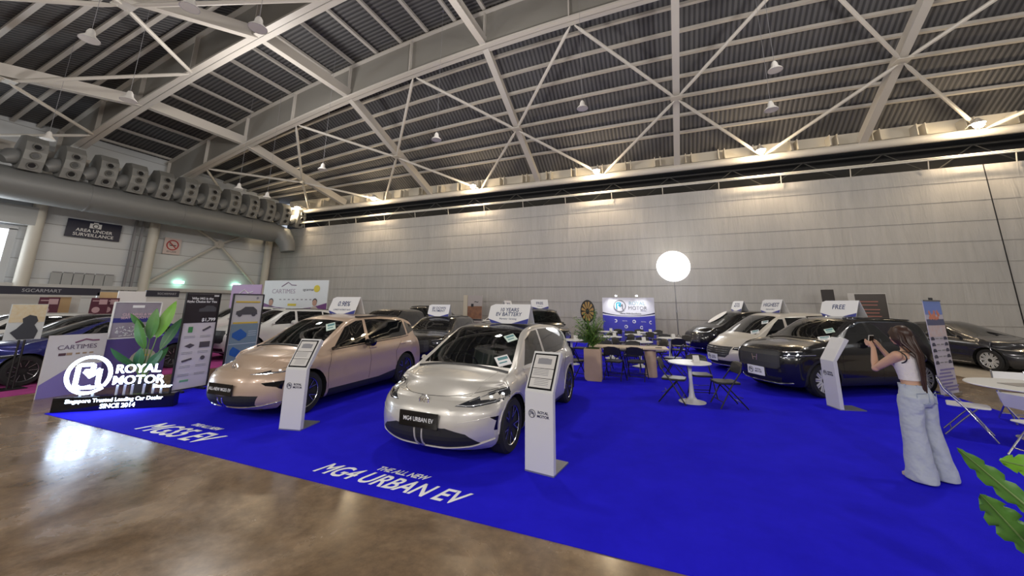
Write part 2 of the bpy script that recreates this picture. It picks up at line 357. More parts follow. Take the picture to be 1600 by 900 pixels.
# ribs joining the girders and running down to the eaves
RIB = 'box section roof ribs'
for i, x in enumerate(GX):
    w_, h_ = .30, .5
    for (ya, za), (yb, zb), nm in (((11.3, gz(x)+.25), (18, 8.4), 'sloping box-section roof rib down to the back wall eaves, '), ((7.15, gz(x)+.3), (11.3, gz(x)+.3), 'short steel beam between the two deep girders, '), ((.45, 8.4), (7.15, gz(x)+.25), 'sloping roof rib over the near floor, ')):
        if yb <= 7.2 and x > -6.1: h2 = .62
        else: h2 = h_
        a = K(x, ya, za); b_ = K(x, yb, zb)
        m_ = MB(); m_.bar(a, b_, w_*.5, h2); m_.bar(a-Vector((0, 0, h2/2)), b_-Vector((0, 0, h2/2)), w_, .06); 
        tag(m_.build('roof_rib', steel), nm+['farthest left', 'second from the left', 'third from the left', 'fourth from the left', 'fifth, nearly overhead', 'sixth', 'farthest right'][i], 'beam', RIB)
# eaves tube, bracing tubes
tag(MB().tube([K(-26., 18, 8.15), K(18.8, 18, 8.15)], .2, 14).build('eaves_tube', steeld, smooth=True), 'long round white eaves tube above the back wall', 'tube')
def brace(a, b_, lab):
    a = K(*a); b_ = K(*b_); d = (b_-a).normalized()
    m_ = MB(); m_.tube([a+d*.15, a+d*.5, b_-d*.5, b_-d*.15], [.03, .075, .075, .03], 8); tag(m_.build('brace_tube', steeld, smooth=True), lab, 'brace', 'thin round roof bracing tubes')
nms = ['first', 'second', 'third', 'fourth', 'fifth', 'sixth']
for i in range(len(GX)-1):
    xa, xb = GX[i], GX[i+1]; xm = (xa+xb)/2; ym = 14.7
    za = lambda X: (gz(X)+.25+8.4)/2-.35
    for x in (xa, xb):
        brace((xm, 11.4, gz(xm)-.0), (x, ym, za(x)), 'thin roof bracing tube from deep girder to rib in the %s bay from the left' % nms[i])
        brace((x, ym, za(x)), (xm, 17.9, 8.2), 'thin roof bracing tube from rib to eaves tube in the %s bay from the left' % nms[i])
        brace((xm, 7.1, gz(xm)), (x, 3.9, za(x)), 'thin roof bracing tube over the near floor in the %s bay from the left' % nms[i])
        brace((x, 3.9, za(x)), (xm, .6, 8.2), 'thin roof bracing tube over the near floor, outer half, %s bay from the left' % nms[i])
# gusset plates
for i, x in enumerate(GX):
    a = K(x, 14.7, (gz(x)+8.65)/2-.33)
    for y in (14.7, 3.9):
        a = K(x, y, (gz(x)+8.65)/2-.33); m_ = MB(); m_.box(a, (.5, .45, .03)); m_.build; o = m_.build('gusset_plate', steeld); tag(o, 'flat gusset plate where roof bracing meets a rib', 'plate', 'roof gusset plates')
# pale fascia behind the eaves tube with short stub plates
pf = mat('fascia_paint', (.72, .66, .55), .6)
struct(MB().box((-4.3, WY+.62, K(0, 0, 8.85).z), (52, .05, .8)).build('trim_8', pf))
k = 0
X = -25.6
while X < 18:
    p = K(X, 18.25, 8.6); m_ = MB(); m_.box(p, (.04, .55, .55)); m_.box(p+Vector((.3, 0, 0)), (.04, .55, .55))
    tag(m_.build('stub_bracket', pf), 'pair of short white stub plates above the eaves tube', 'bracket', 'stub plates along the eaves tube'); X += 1.35
# rail of two thin pipes carrying the wall fabric, with hangers
t = thing('curtain_rail', 'pair of thin white rails along the top of the back wall fabric', 'rail')
rz_ = K(0, 0, 7.22).z
for dz, dy in ((0, -.35), (.12, -.2)): MB().tube([(-26.3*KS, WY+dy, rz_+dz), (17.5*KS, WY+dy, rz_+dz)], .035, 8).build('rail_pipe', mat('rail_white', (.7, .68, .62), .35), t, smooth=True)
X = -25
while X < 17:
    MB().tube([(X*KS, WY-.2, rz_+.1), (X*KS, WY-.1, CT-.05)], .02, 6).build('hanger', steeld, t); X += 2.3
t = thing('void_truss', 'dark steel truss in the shadow above the back wall', 'truss')
MB().tube([(-26*KS, WY+.9, 8.0), (18*KS, WY+.9, 8.0)], .05, 6).build('chord', mat('truss_dark', (.05, .05, .05), .6), t); MB().tube([(-26*KS, WY+.9, 9.2), (18*KS, WY+.9, 9.2)], .05, 6).build('chord', mat('truss_dark', (.05, .05, .05), .6), t)
m_ = MB()
for i in range(32):
    x0 = -26*KS+i*1.6; m_.tube([(x0, WY+.9, 8.0 if i % 2 else 9.2), (x0+1.6, WY+.9, 9.2 if i % 2 else 8.0)], .025, 6)
m_.build('web_bars', mat('truss_dark', (.05, .05, .05), .6), t)
# floodlights under the eaves
for i, (X, q) in enumerate(((-22.9, 'farthest left, above the duct end'), (-16.3, 'second from the left'), (-9.35, 'third from the left'), (-2.6, 'fourth from the left'), (4.2, 'fifth from the left'), (10.75, 'farthest right'))):
    p = K(X, 17.35, 8.33)
    t = thing('floodlight', 'lit warm floodlight under the eaves, '+q, 'floodlight', p, 0, 'lit floodlights along the back eaves')
    m_ = MB(); m_.lathe([(.06, .18), (.1, .1), (.2, -.02), (.22, -.06)], (0, 0, 0), 16); m_.build('housing', steel, t, smooth=True)
    m_ = MB(); m_.lathe([(.02, -.26), (.12, -.23), (.17, -.15), (.10, -.05)], (0, 0, 0), 14); m_.build('bulb', lampg, t, smooth=True)
    MB().tube([(0, 0, .18), (0, .75, .02)], .025, 6).build('arm', steel, t)
    lamp('SPOT', p+Vector((0, .0, -.22)), 2200, (1, .76, .48), .12, target=(p.x, WY, CT-2.2), spot=125, blend=1.0)
    lamp('POINT', p+Vector((0, -.25, -.3)), 110, (1, .78, .5), .12)
# unlit pendant high bays: pixel-read hall positions
PB = [((403, 42), 8.8), ((201, 155), 8.4), ((75, 216), 8.2), ((910, 168), 9.4), ((1211, 108), 9.6), ((1205, 170), 8.6), ((682, 217), 8.8), ((504, 264), 8.3), ((373, 294), 8.0), ((417, 308), 7.6), ((140, 60), 8.9), ((297, 10), 9.4)]
def ray(x, y): return fw*578.6+rt*(x-800)-up*(y-358.53)
for i, ((px, py), z) in enumerate(PB):
    d = ray(px, py); p = Vector((0, 0, CAMH))+d*((z-CAMH)/d.z)
    t = thing('pendant_lamp', 'unlit round white high-bay pendant under the roof, '+['by the second deep girder', 'under the left rib node', 'over the duct', 'in the middle bay', 'at the upper right', 'lower of the two at the right', 'over the left of the wall', 'above the duct end', 'over the last duct outlets', 'small one by the corner', 'behind the upper left rib', 'at the top edge of the picture'][i], 'lamp', p, 0, 'unlit pendants')
    m_ = MB(); m_.lathe([(.05, .28), (.09, .2), (.1, .1), (.21, -.02), (.22, -.05)], n=18); m_.build('shade', mat('pendant_white', (.6, .58, .55), .4), t, smooth=True)
    MB().lathe([(.02, -.052), (.2, -.05)], n=18).build('lens', mat('pendant_lens', (.85, .82, .75), .3), t)
    top = deckz(p.x/KS, p.y/KS); top = (top-CAMH)*KS+CAMH
    MB().tube([(0, 0, .28), (0, 0, max(.5, top-p.z+.1))], .006, 5).build('cord', grey, t)
# ---------------------------------------------------------------- duct with nozzle boxes
dx = -23.7; dp = K(dx, 0, 6.42)
duct = thing('air_duct', 'large round grey air duct along the left wall', 'duct', (dp.x, 0, dp.z))
dmat = mat('duct_metal', (.21, .215, .215), .5, .2)
yend = 16.6*KS
m_ = MB(); m_.tube([(0, -3, 0), (0, yend-.5, 0)], .78, 28); m_.build('pipe', dmat, duct, smooth=True)
m_ = MB()
for y in (5, 9.2, 13.4, 17.6): m_.tube([(0, y, 0), (0, y+.09, 0)], .8, 28)
m_.build('joint_ring', dmat, duct, smooth=True)
m_ = MB(); m_.tube([(0, yend-.55, 0), (.05, yend-.1, -.05), (.35, yend+.35, -.2), (.7, yend+.6, -.9), (.8, yend+.65, -1.5)], [.78, .75, .7, .6, .5], 24); m_.build('elbow', dmat, duct, smooth=True)
OUT = 'nozzle boxes along the duct'
def outlet(loc, k):
    t = thing('air_outlet', 'grey air outlet box with three nozzles, number %s along the duct from the left' % k, 'air outlet', loc, 0, OUT)
    # faceted arc section in the XZ plane, width along Y
    poly = [(-.70, -.25), (-.3, -.72), (.36, -.84), (.56, -.35), (.63, .08), (.56, .52), (.28, .86), (-.35, .95), (-.8, .45)]
    m_ = MB(); m_.prism(poly, -.36, .36, lambda u, v, s: (u, s, v)); m_.build('box', mat('outlet_metal', (.23, .23, .22), .5, .15), t, bevel=.02)
    for (x, z), a in (((.45, -.58), -22), ((.60, -.12), -8), ((.60, .30), 12)):
        n = Vector((cos(R(a)), 0, sin(R(a)))); c = Vector((x, 0, z))
        m2 = MB(); m2.tube([c-n*.02, c+n*.09], .175, 16, cap=False); m2.tube([c+n*.09, c+n*.03], [.175, .12], 16, cap=False); m2.mi = 1; m2.tube([c+n*.02, c+n*.03], .14, 16)
        m2.build('nozzle', [mat('outlet_metal', (0, 0, 0)), black], t, smooth=True)
    m2 = MB(); m2.tube([(-.1, -.36, -.2), (.12, -.6, -.28), (.2, -.85, -.5)], [.40, .36, .22], 14); m2.build('collar', dmat, t, smooth=True)
    return t
ox = [(53, 250), (115, 263), (168, 277), (215, 290), (258, 300), (297, 308), (333, 314), (367, 322), (396, 331), (422, 338), (447, 343), (471, 344)]
first = None
ords = ['one', 'two', 'three', 'four', 'five', 'six', 'seven', 'eight', 'nine', 'ten', 'eleven', 'twelve']
def ypos(px, py, X):
    d = ray(px, py); s = X/d.x; return d.y*s, CAMH+d.z*s
for i, (px, py) in enumerate(ox):
    y, z = ypos(px, py, dp.x+1.0)
    lab = 'grey air outlet box with three nozzles, number %s along the duct from the left' % ords[i]
    if not first: first = outlet((dp.x+.45, y, dp.z+1.42), ords[0])
    else: dup(first, (dp.x+.45, y, dp.z+1.42), 0, lab)
    print('outlet', i, y, z)
# ---------------------------------------------------------------- cars
def lerpl(tab, x):
    if x <= tab[0][0]: return tab[0][1]
    for (a, va), (b_, vb) in zip(tab, tab[1:]):
        if x <= b_:
            t = (x-a)/(b_-a) if b_ > a else 0; return va+(vb-va)*t
    return tab[-1][1]
def smooth_tab(tab, it=2):
    # Chaikin corner cutting that keeps the ends
    for _ in range(it):
        o = [tab[0]]
        for p, q in zip(tab, tab[1:]):
            o += [(p[0]*.75+q[0]*.25, p[1]*.75+q[1]*.25), (p[0]*.25+q[0]*.75, p[1]*.25+q[1]*.75)]
        o.append(tab[-1]); tab = o
    return tab
def paint(name, col, rough=.3, metal=.35): return mat(name, col, rough, metal, coat=.7)
tintg = glass('tinted_glass', (.18, .22, .2), .82)
clearg = glass('windscreen_glass', (.62, .72, .68), .16)
headg = mat('headlamp_lens', (.03, .033, .04), .06, .3, coat=1)
lampon = mat('headlamp_chrome', (.75, .77, .8), .1, .9)
redlens = mat('tail_lens', (.30, .01, .01), .12, 0, coat=1)
trim = mat('black_cladding', (.02, .02, .021), .55)
seatm = mat('seat_fabric', (.10, .11, .105), .7)
dashm = mat('dash_grey', (.10, .12, .12), .6)
linerm = mat('wheel_well', (.006, .006, .006), .9)
def inpoly(p, poly):
    x, y = p; c = False; n = len(poly); j = n-1
    for i in range(n):
        xi, yi = poly[i]; xj, yj = poly[j]
        if (yi > y) != (yj > y) and x < (xj-xi)*(y-yi)/(yj-yi)+xi: c = not c
        j = i
    return c
def two_sided(name, m):
    return m
AX = {'x': (1, 2), 'y': (0, 2), 'z': (0, 1)}
def make_car(S, loc, deg, label, lod=1):
    L, Wd = S['L'], S['W']; hl = L/2; hw = Wd/2
    top = smooth_tab(S['top'], 3); belt = S['belt']; zb = S.get('zb', .2)
    plan = S['plan']; topw = S['topw']; nose = S['nose']; tailp = S['tail']; pd, pp = S.get('pd', (.42, 2.6)); rd = S.get('rd', .18)
    cow, hdr, rrf, rgl = S['ws']+S['rear']          # x of cowl, header, rear roof edge, rear glass foot
    # stations by arclength of top profile
    na = int(96*lod)
    prof = sorted(top)
    seg = [0]
    for p, q in zip(prof, prof[1:]): seg.append(seg[-1]+hypot(q[0]-p[0], (q[1]-p[1])*1.0))
    xs = []
    for i in range(na+1):
        s = seg[-1]*i/na
        for k in range(len(seg)-1):
            if s <= seg[k+1]+1e-9:
                t = (s-seg[k])/max(1e-9, seg[k+1]-seg[k]); xs.append(prof[k][0]+(prof[k+1][0]-prof[k][0])*t); break
    for key in (cow, hdr, rrf, rgl):
        i = min(range(1, na), key=lambda i: abs(xs[i]-key)); xs[i] = key
    nb1, nb2 = int(12*lod), int(10*lod); nb = nb1+nb2; nc = int(22*lod)//2*2
    cs = [-1+2*k/nc for k in range(nc+1)]; cs[1] = -S.get('pil', .90); cs[-2] = S.get('pil', .90)
    bs = [-1+j/nb1 for j in range(nb1)]+[j/nb2 for j in range(nb2+1)]
    def ztop(x): return lerpl(prof, x)
    def W(x, z):
        zt = ztop(x); zbl = min(lerpl(belt, x), zt-.01); w0 = hw*lerpl(plan, x); wt = lerpl(topw, x)
        if z <= zbl:
            t = (z-zb)/(zbl-zb)
            k = lerpl(S.get('side', [(0, .93), (.12, .965), (.35, .985), (.6, .985), (.78, 1.0), (.9, .99), (1, .955)]), t)
            return w0*k
        t = (z-zbl)/max(.01, zt-zbl); w1 = w0*.955*(S.get('sh', .975) if zt-zbl > .12 else 1); wt = min(wt, w1*.995)
        return w1+(wt-w1)*(t**1.15)
    def smooth(t): t = max(0, min(1, t)); return t*t*(3-2*t)
    def P(x, b, c):
        zt = ztop(x); zbl = min(lerpl(belt, x), zt-.01)
        z = zb+(zbl-zb)*(b+1) if b <= 0 else zbl+(zt-zbl)*b
        crown = lerpl(S.get('crown', [(-hl, .03), (hl, .05)]), x)
        y = c*W(x, z)
        if b > .999: z -= crown*abs(c)**2.2
        fz = (z-zb)/(ztop(hl)-zb) if x > 0 else (z-zb)/(ztop(-hl)-zb)
        xo = x
        if x > hl*.45:
            k = smooth((x-hl*.45)/(hl*.55)); xo -= k*(pd*abs(c)**pp)+smooth((x-hl*.75)/(hl*.25))*lerpl(nose, min(1.2, fz))
        if x < -hl*.5:
            k = smooth((-x-hl*.5)/(hl*.5)); xo += k*(rd*abs(c)**3)+smooth((-x-hl*.8)/(hl*.2))*lerpl(tailp, min(1.2, fz))
        if b > .4 and hdr-.3 < x < cow+.25:
            k = min(1, (x-hdr+.3)/.5, (cow+.25-x)/.25); xo += S.get('bulge', .10)*k*(.45-c*c)*b
        if b <= -.999 and abs(c) < .98: z = zb-.02
        return (xo, y, z)
    bm = bmesh.new(); vid = {}
    def vert(i, j, k):
        key = (i, j, k)
        if key not in vid: vid[key] = bm.verts.new(P(xs[i], bs[j], cs[k]))
        return vid[key]
    PID = bm.faces.layers.int.new('pid')
    NAMES = ['body']
    def pid(nm):
        if nm not in NAMES: NAMES.append(nm)
        return NAMES.index(nm)
    def face(a, b_, c, d, p=0):
        f = bm.faces.new((vert(*a), vert(*b_), vert(*c), vert(*d))); f[PID] = p; f.smooth = True; return f
    pw, pr, prf = pid('windscreen'), pid('rear_window'), pid('roof_panel')
    for i in range(na):
        xm = (xs[i]+xs[i+1])/2
        for j in range(nb):
            face((i, j, 0), (i+1, j, 0), (i+1, j+1, 0), (i, j+1, 0)); face((i, j, nc), (i, j+1, nc), (i+1, j+1, nc), (i+1, j, nc))
        for k in range(nc):
            p = 0
            if 1 <= k <= nc-2:
                if hdr < xm < cow: p = pw
                elif rgl < xm < rrf: p = pr
                elif rrf <= xm <= hdr and S.get('roof_black'): p = prf
            face((i, nb, k), (i+1, nb, k), (i+1, nb, k+1), (i, nb, k+1), p)
            face((i, 0, k), (i, 0, k+1), (i+1, 0, k+1), (i+1, 0, k))
    for j in range(nb):
        for k in range(nc):
            face((0, j, k), (0, j+1, k), (0, j+1, k+1), (0, j, k+1)); face((na, j, k), (na, j, k+1), (na, j+1, k+1), (na, j+1, k))
    # soften the box edges
    edge = []
    for (i, j, k), v in vid.items():
        near = (i <= 2 or i >= na-2)+(j <= 1 or j >= nb-1)+(k <= 1 or k >= nc-1)
        if near >= 2: edge.append(v)
    for it in range(S.get('soft', 4)):
        new = {}
        for v in edge:
            s = Vector(); n = 0
            for e in v.link_edges: s += e.other_vert(v).co; n += 1
            new[v] = v.co.lerp(s/n, .5)
        for v, c in new.items(): v.co = c
    bm.normal_update()
    from mathutils.bvhtree import BVHTree
    tree = BVHTree.FromBMesh(bm)
    def proj(axis, sgn, a, b_):
        u, w_ = AX[axis]; ai = 'xyz'.index(axis); o = [0, 0, 0]; o[u] = a; o[w_] = b_; o[ai] = sgn*4; d = [0, 0, 0]; d[ai] = -sgn
        h = tree.ray_cast(Vector(o), Vector(d))
        return (h[0], h[1]) if h[0] else (Vector(o)*.5, Vector(d)*-1)
    def line_on(name, pts, axis, sgn, r, m_, lift=0, n=8, parent=None, closed=False):
        out = []
        for (a, b_), (a2, b2) in zip(pts, pts[1:]):
            for t in range(n):
                p, nn = proj(axis, sgn, a+(a2-a)*t/n, b_+(b2-b_)*t/n); out.append(p+nn*lift)
        p, nn = proj(axis, sgn, *pts[-1]); out.append(p+nn*lift)
        return MB().tube(out, r, 6).build(name, m_, parent or root, smooth=True)
    # crisp cuts: every outline is cut into the skin, the faces inside become a part of their own
    def cut(poly, axis, sgn, p, mn=.25, only=None):
        u, w_ = AX[axis]; ai = 'xyz'.index(axis)
        u0_, u1_ = min(q[0] for q in poly)-.01, max(q[0] for q in poly)+.01; w0_, w1_ = min(q[1] for q in poly)-.01, max(q[1] for q in poly)+.01
        fs = []
        for f in bm.faces:
            n = f.normal
            if n[ai]*sgn < mn: continue
            if axis == 'y' and f.calc_center_median().y*sgn < 0: continue
            if only is not None and f[PID] not in only: continue
            a = [v.co[u] for v in f.verts]; b_ = [v.co[w_] for v in f.verts]
            if max(a) < u0_ or min(a) > u1_ or max(b_) < w0_ or min(b_) > w1_: continue
            fs.append(f)
        for q in range(len(poly)):
            a, b_ = poly[q], poly[(q+1) % len(poly)]
            du, dv = b_[0]-a[0], b_[1]-a[1]
            if abs(du)+abs(dv) < 1e-6: continue
            co = [0, 0, 0]; co[u] = a[0]; co[w_] = a[1]; no = [0, 0, 0]; no[u] = dv; no[w_] = -du
            es = {e for f in fs for e in f.edges}; vs = {v for f in fs for v in f.verts}
            r = bmesh.ops.bisect_plane(bm, geom=list(vs)+list(es)+fs, dist=1e-5, plane_co=co, plane_no=no)
            fs = [g for g in r['geom'] if isinstance(g, bmesh.types.BMFace) and g.is_valid]
        out = []
        for f in fs:
            c = f.calc_center_median()
            if inpoly((c[u], c[w_]), poly): f[PID] = p; out.append(f)
        return out
    wb = S['wb']; wr_ = S['wr']; fo = S['fo']; fx = hl-fo; rx = fx-wb; ar = wr_+S.get('gap', .045)
    kill = pid('KILL')
    for x0 in (fx, rx):
        if S.get('archtrim'):
            tr = [(x0+(ar+.055)*cos(a*pi/12), min(9, wr_+(ar+.05)*sin(a*pi/12))) for a in range(13)]; tr = [(x0+ar+.055, zb-.1)]+tr+[(x0-ar-.055, zb-.1)]
            for sg in (1, -1): cut(tr, 'y', sg, pid('arch_trim%d' % (x0 > 0)+('_L' if sg > 0 else '_R')), .1)
        pol = [(x0+ar*cos(a*pi/12), wr_+ar*sin(a*pi/12)) for a in range(13)]; pol = [(x0+ar, zb-.1)]+pol+[(x0-ar, zb-.1)]
        for sg in (1, -1): cut(pol, 'y', sg, kill, -.2)
    # underside faces in the wheel wells
    for f in list(bm.faces):
        c = f.calc_center_median()
        if c.z < zb+.02 and (abs(c.x-fx) < ar or abs(c.x-rx) < ar) and abs(c.y) > hw-.34: f[PID] = kill
    for ci, (nm, poly) in enumerate(S.get('sidecuts', [])):
        for sg in (1, -1): cut(poly, 'y', sg, pid(nm+'%d'%ci+('_L' if sg > 0 else '_R')), .15, only=None if nm != 'sill_cladding' else (0,))
    for nm, poly in S.get('frontcuts', []):
        if nm.startswith('@'):
            for sg in (1, -1): cut([(sg*a, b_) for a, b_ in (poly if sg > 0 else poly[::-1])], 'x', 1, pid(nm[1:]+('_L' if sg > 0 else '_R')), S.get('wrap', .30))
        else: cut(poly, 'x', 1, pid(nm), .2)
    for nm, poly in S.get('rearcuts', []):
        for sg in (1, -1): cut([(sg*a, b_) for a, b_ in (poly if sg > 0 else poly[::-1])], 'x', -1, pid(nm+('_L' if sg > 0 else '_R')), .06)
    root = thing('car', label, 'car', loc, R(deg), S.get('group'))
    root.scale = (1, 1, S.get('zs', 1))
    mats = dict(body=S['paint'], windscreen=S.get('wsmat', clearg), rear_window=tintg, roof_panel=blackg, arch_trim=trim, sill_cladding=trim)
    for idx, nm in enumerate(NAMES):
        fs = [f for f in bm.faces if f[PID] == idx]
        if not fs or nm == 'KILL': continue
        base = (nm[:-2] if nm[-2:] in ('_L', '_R') else nm).rstrip('0123456789')
        m_ = mats.get(base) or S.get('mats', {}).get(base) or {'side_window': tintg, 'headlight': headg, 'grille': blackg, 'lower_intake': mat('intake_mesh', (.012, .012, .013), .6), 'fog_vent': blackg, 'tail_light': redlens, 'front_splitter': S['paint'], 'cargo_window': tintg}.get(base, trim)
        idm = {}; vs = []; ff = []
        for f in fs:
            r_ = []
            for v in f.verts:
                if v not in idm: idm[v] = len(vs); vs.append(v.co.copy())
                r_.append(idm[v])
            ff.append(tuple(r_))
        depth = S.get('depth', {}).get(base, 0)
        me = bpy.data.meshes.new(base); 
        if depth:
            # recess this panel: duplicate boundary to make the reveal
            b2 = bmesh.new(); bv = [b2.verts.new(v) for v in vs]
            for r_ in ff:
                try: b2.faces.new([bv[q] for q in r_])
                except ValueError: pass
            r = bmesh.ops.extrude_face_region(b2, geom=list(b2.faces)); mv = [g for g in r['geom'] if isinstance(g, bmesh.types.BMVert)]
            for v in mv: v.co.x -= depth if v.co.x > 0 else -depth
            b2.to_mesh(me); b2.free()
        else: me.from_pydata(vs, [], ff)
        for p in me.polygons: p.use_smooth = not depth
        me.materials.append(m_); o = bpy.data.objects.new(base, me); COL.objects.link(o); o.parent = root
    bm.free()
    def skin_y(x, z): return W(x, z)
    # wheels
    rim = S.get('rim', mat('rim_silver', (.55, .56, .58), .25, .9))
    def wheel():
        m_ = MB(); tw = S.get('tw', .225); r_ = wr_; ri = S.get('ri', r_*.70)
        m_.lathe([(ri, -tw/2), (r_-.03, -tw/2), (r_, -tw/2+.035), (r_, tw/2-.035), (r_-.03, tw/2), (ri, tw/2), (ri, tw/2-.03)], (0, 0, 0), int(40 if lod > .7 else 24), 'Y')
        w_ = m_.build('wheel', rubber, root, smooth=30)
        m2 = MB(); ns = S.get('spokes', 5); m2.lathe([(ri*.98, -tw*.3), (ri, tw/2-.01), (ri*.93, tw/2-.02), (ri*.93, tw*.0)], (0, 0, 0), 32, 'Y')
        m2.lathe([(.02, tw*.32), (.075, tw*.32), (.085, tw*.1)], (0, 0, 0), 14, 'Y')
        dbl = S.get('dbl', True)
        for k in range(ns):
            a = 2*pi*k/ns
            for da in ((-.10, .10) if dbl else (0,)):
                p0 = Vector((.05*cos(a), tw*.30, .05*sin(a))); p1 = Vector((ri*.95*cos(a+da*2.2), tw*.36, ri*.95*sin(a+da*2.2)))
                m2.bar(p0, p1, .035 if dbl else .07, .03, (0, 1, 0))
        if lod > .7:
            m5 = MB()
            for k in range(ns):
                a = 2*pi*k/ns
                for da in ((-.10, .10) if dbl else (0,)):
                    m5.bar((.09*cos(a), tw*.30+.017, .09*sin(a)), (ri*.93*cos(a+da*2.2), tw*.36+.017, ri*.93*sin(a+da*2.2)), .010, .004, (0, 1, 0))
            m5.lathe([(ri*.955, tw/2-.016), (ri*.985, tw/2-.008)], (0, 0, 0), 32, 'Y', cap=False)
            m5.build('rim_accent', mat('rim_machined', (.55, .56, .58), .25, .9), w_)
        m3 = MB(); m3.lathe([(ri*.9, -.02), (.02, -.025)], (0, 0, 0), 24, 'Y'); 
        m2.build('rim', rim, w_); m3.build('brake_disc', mat('disc_dark', (.03, .03, .032), .5, .5), w_)
        return w_
    for x0 in (fx, rx):
        for sg in (1, -1):
            w_ = wheel(); w_.location = (x0, sg*(hw*S.get('track', .965)-.125), wr_); w_.rotation_euler = (0, random.random()*1.2, 0 if sg > 0 else pi)
            if sg < 0: w_.rotation_euler = (0, random.random(), pi)
    for x0 in (fx, rx):
        for sg in (1, -1):
            m_ = MB(); n = 14; vs = []
            for a in range(n+1):
                for y in (hw*.95, hw-.36): vs.append((x0+(ar+.006)*cos(pi*1.2*a/n-.31), sg*y, wr_+(ar+.006)*sin(pi*1.2*a/n-.31)))
            m_.add(vs, [(2*a, 2*a+1, 2*a+3, 2*a+2) for a in range(n)]); m_.add([vs[2*a+1] for a in range(n+1)], [tuple(range(n+1))])
            m_.build('wheel_well', linerm, root)
    MB().box((0, 0, zb-.005), (L*.86, hw*1.2, .04)).build('underbody', linerm, root)
    # mirrors, handles
    mx_, mz_ = S.get('mirror', (cow-.42, lerpl(belt, cow-.4)+.02))
    for sg in (1, -1):
        m_ = MB(); y = W(mx_, mz_); m_.lathe([(.02, 0), (.07, .01), (.085, .09), (.075, .17), (.02, .2)], (0, 0, 0), 12, 'Y', 1.25, 1)
        m_.v = [(v[0], sg*(y+.03+v[1]), mz_+.07+v[2]) for v in m_.v]; m_.bar((mx_, sg*(y-.05), mz_), (mx_, sg*(y+.12), mz_+.07), .06, .05)
        m_.build('wing_mirror', S.get('mirrormat', S['paint']), root, smooth=True)
    if lod > .5:
        for hx in S.get('handles', ()):
            for sg in (1, -1):
                z = S.get('hz', .88); y = abs(proj('y', sg, hx, z)[0].y); MB().box((hx, sg*(y+.012), z), (.2, .025, .035)).build('door_handle', S.get('handlemat', S['paint']), root, bevel=.008)
        for pts in S.get('seams', ()):
            for sg in (1, -1): line_on('door_seam', pts, 'y', sg, .004, linerm, -.001)
        for nm, pts, r_, m_, lift, both in S.get('frontlines', ()):
            for sg in ((1, -1) if both else (1,)): line_on(nm, [(sg*a, b_) for a, b_ in pts], 'x', 1, r_, m_, lift)
        for nm, pts, r_, m_, lift, both in S.get('toplines', ()):
            for sg in ((1, -1) if both else (1,)): line_on(nm, [(a, sg*b_) for a, b_ in pts], 'z', 1, r_, m_, lift)
        for nm, pts, r_, m_, lift in S.get('sidelines', ()):
            for sg in (1, -1): line_on(nm, pts, 'y', sg, r_, m_, lift)
    if S.get('interior'):
        zc = lerpl(belt, cow-.2)
        MB().box((cow-.42, 0, zc-.12), (.55, hw*1.62, .16), ry=.06).build('dashboard', dashm, root, bevel=.05)
        for sg in (1, -1):
            for xs_ in ((cow-1.35), (cow-2.2)):
                m_ = MB(); y = sg*.37; m_.box((xs_, y, zc-.12), (.14, .46, .62), ry=-.25); m_.box((xs_-.1, y, zc+.3), (.09, .24, .2), ry=-.15); m_.box((xs_+.25, y, zc-.42), (.5, .48, .14)); m_.build('seat', S.get('seatmat', seatm), root, bevel=.05)
        ring = [(cow-.78+.08*sin(2*pi*k/24), -.37+.18*cos(2*pi*k/24), zc-.02+.17*sin(2*pi*k/24)) for k in range(25)]
        m_ = MB(); m_.tube(ring, .016, 8); m_.bar((cow-.6, -.37, zc-.1), (cow-.78, -.37, zc-.02), .06, .06); m_.bar((cow-.78, -.54, zc-.02), (cow-.78, -.2, zc-.02), .05, .02); m_.build('steering_wheel', black, root, smooth=True)
        MB().box((0, 0, zb+.25), (2.6, hw*1.5, .05)).build('cabin_floor', linerm, root)
        MB().box((hdr+.12, 0, ztop(hdr)-.16), (.03, .24, .08), ry=.3).build('rear_view_mirror', black, root, bevel=.01)
    def fpos(y, z, d=.0):          # point on the front skin by ray
        return None
    return root, dict(proj=proj, line_on=line_on, W=W, ztop=ztop, P=P, hl=hl, fx=fx, rx=rx, nose=lambda z: lerpl(nose, (z-zb)/(ztop(hl)-zb)), zb=zb)
def plate(root, x, z, lab, mt, txt=None, tm=None, tilt=0, w_=.52, h_=.12, y=0):
    p = MB().box((0, 0, 0), (.014, w_, h_)).build('licence_plate', mt, root, loc=(x, y, z)); p.rotation_euler = (0, tilt, 0)
    if lab: p['label'] = lab
    if txt: text(txt, h_*.40, tm, p, (.009, 0, .0), (pi/2, 0, pi/2), off=.01, ext=.001, sx=.92)
    return p
def octa(root, x, z, r):
    m_ = MB(); pts = [(x, r*cos(a*pi/4+pi/8), z+r*sin(a*pi/4+pi/8)) for a in range(9)]; m_.tube(pts, r*.13, 6)
    e = m_.build('emblem', chrome, root); text('MG', r*1.25, chrome, e, (x+.004, 0, z), (pi/2, 0, pi/2), ext=.004, sx=.8); return e
logo_r = None
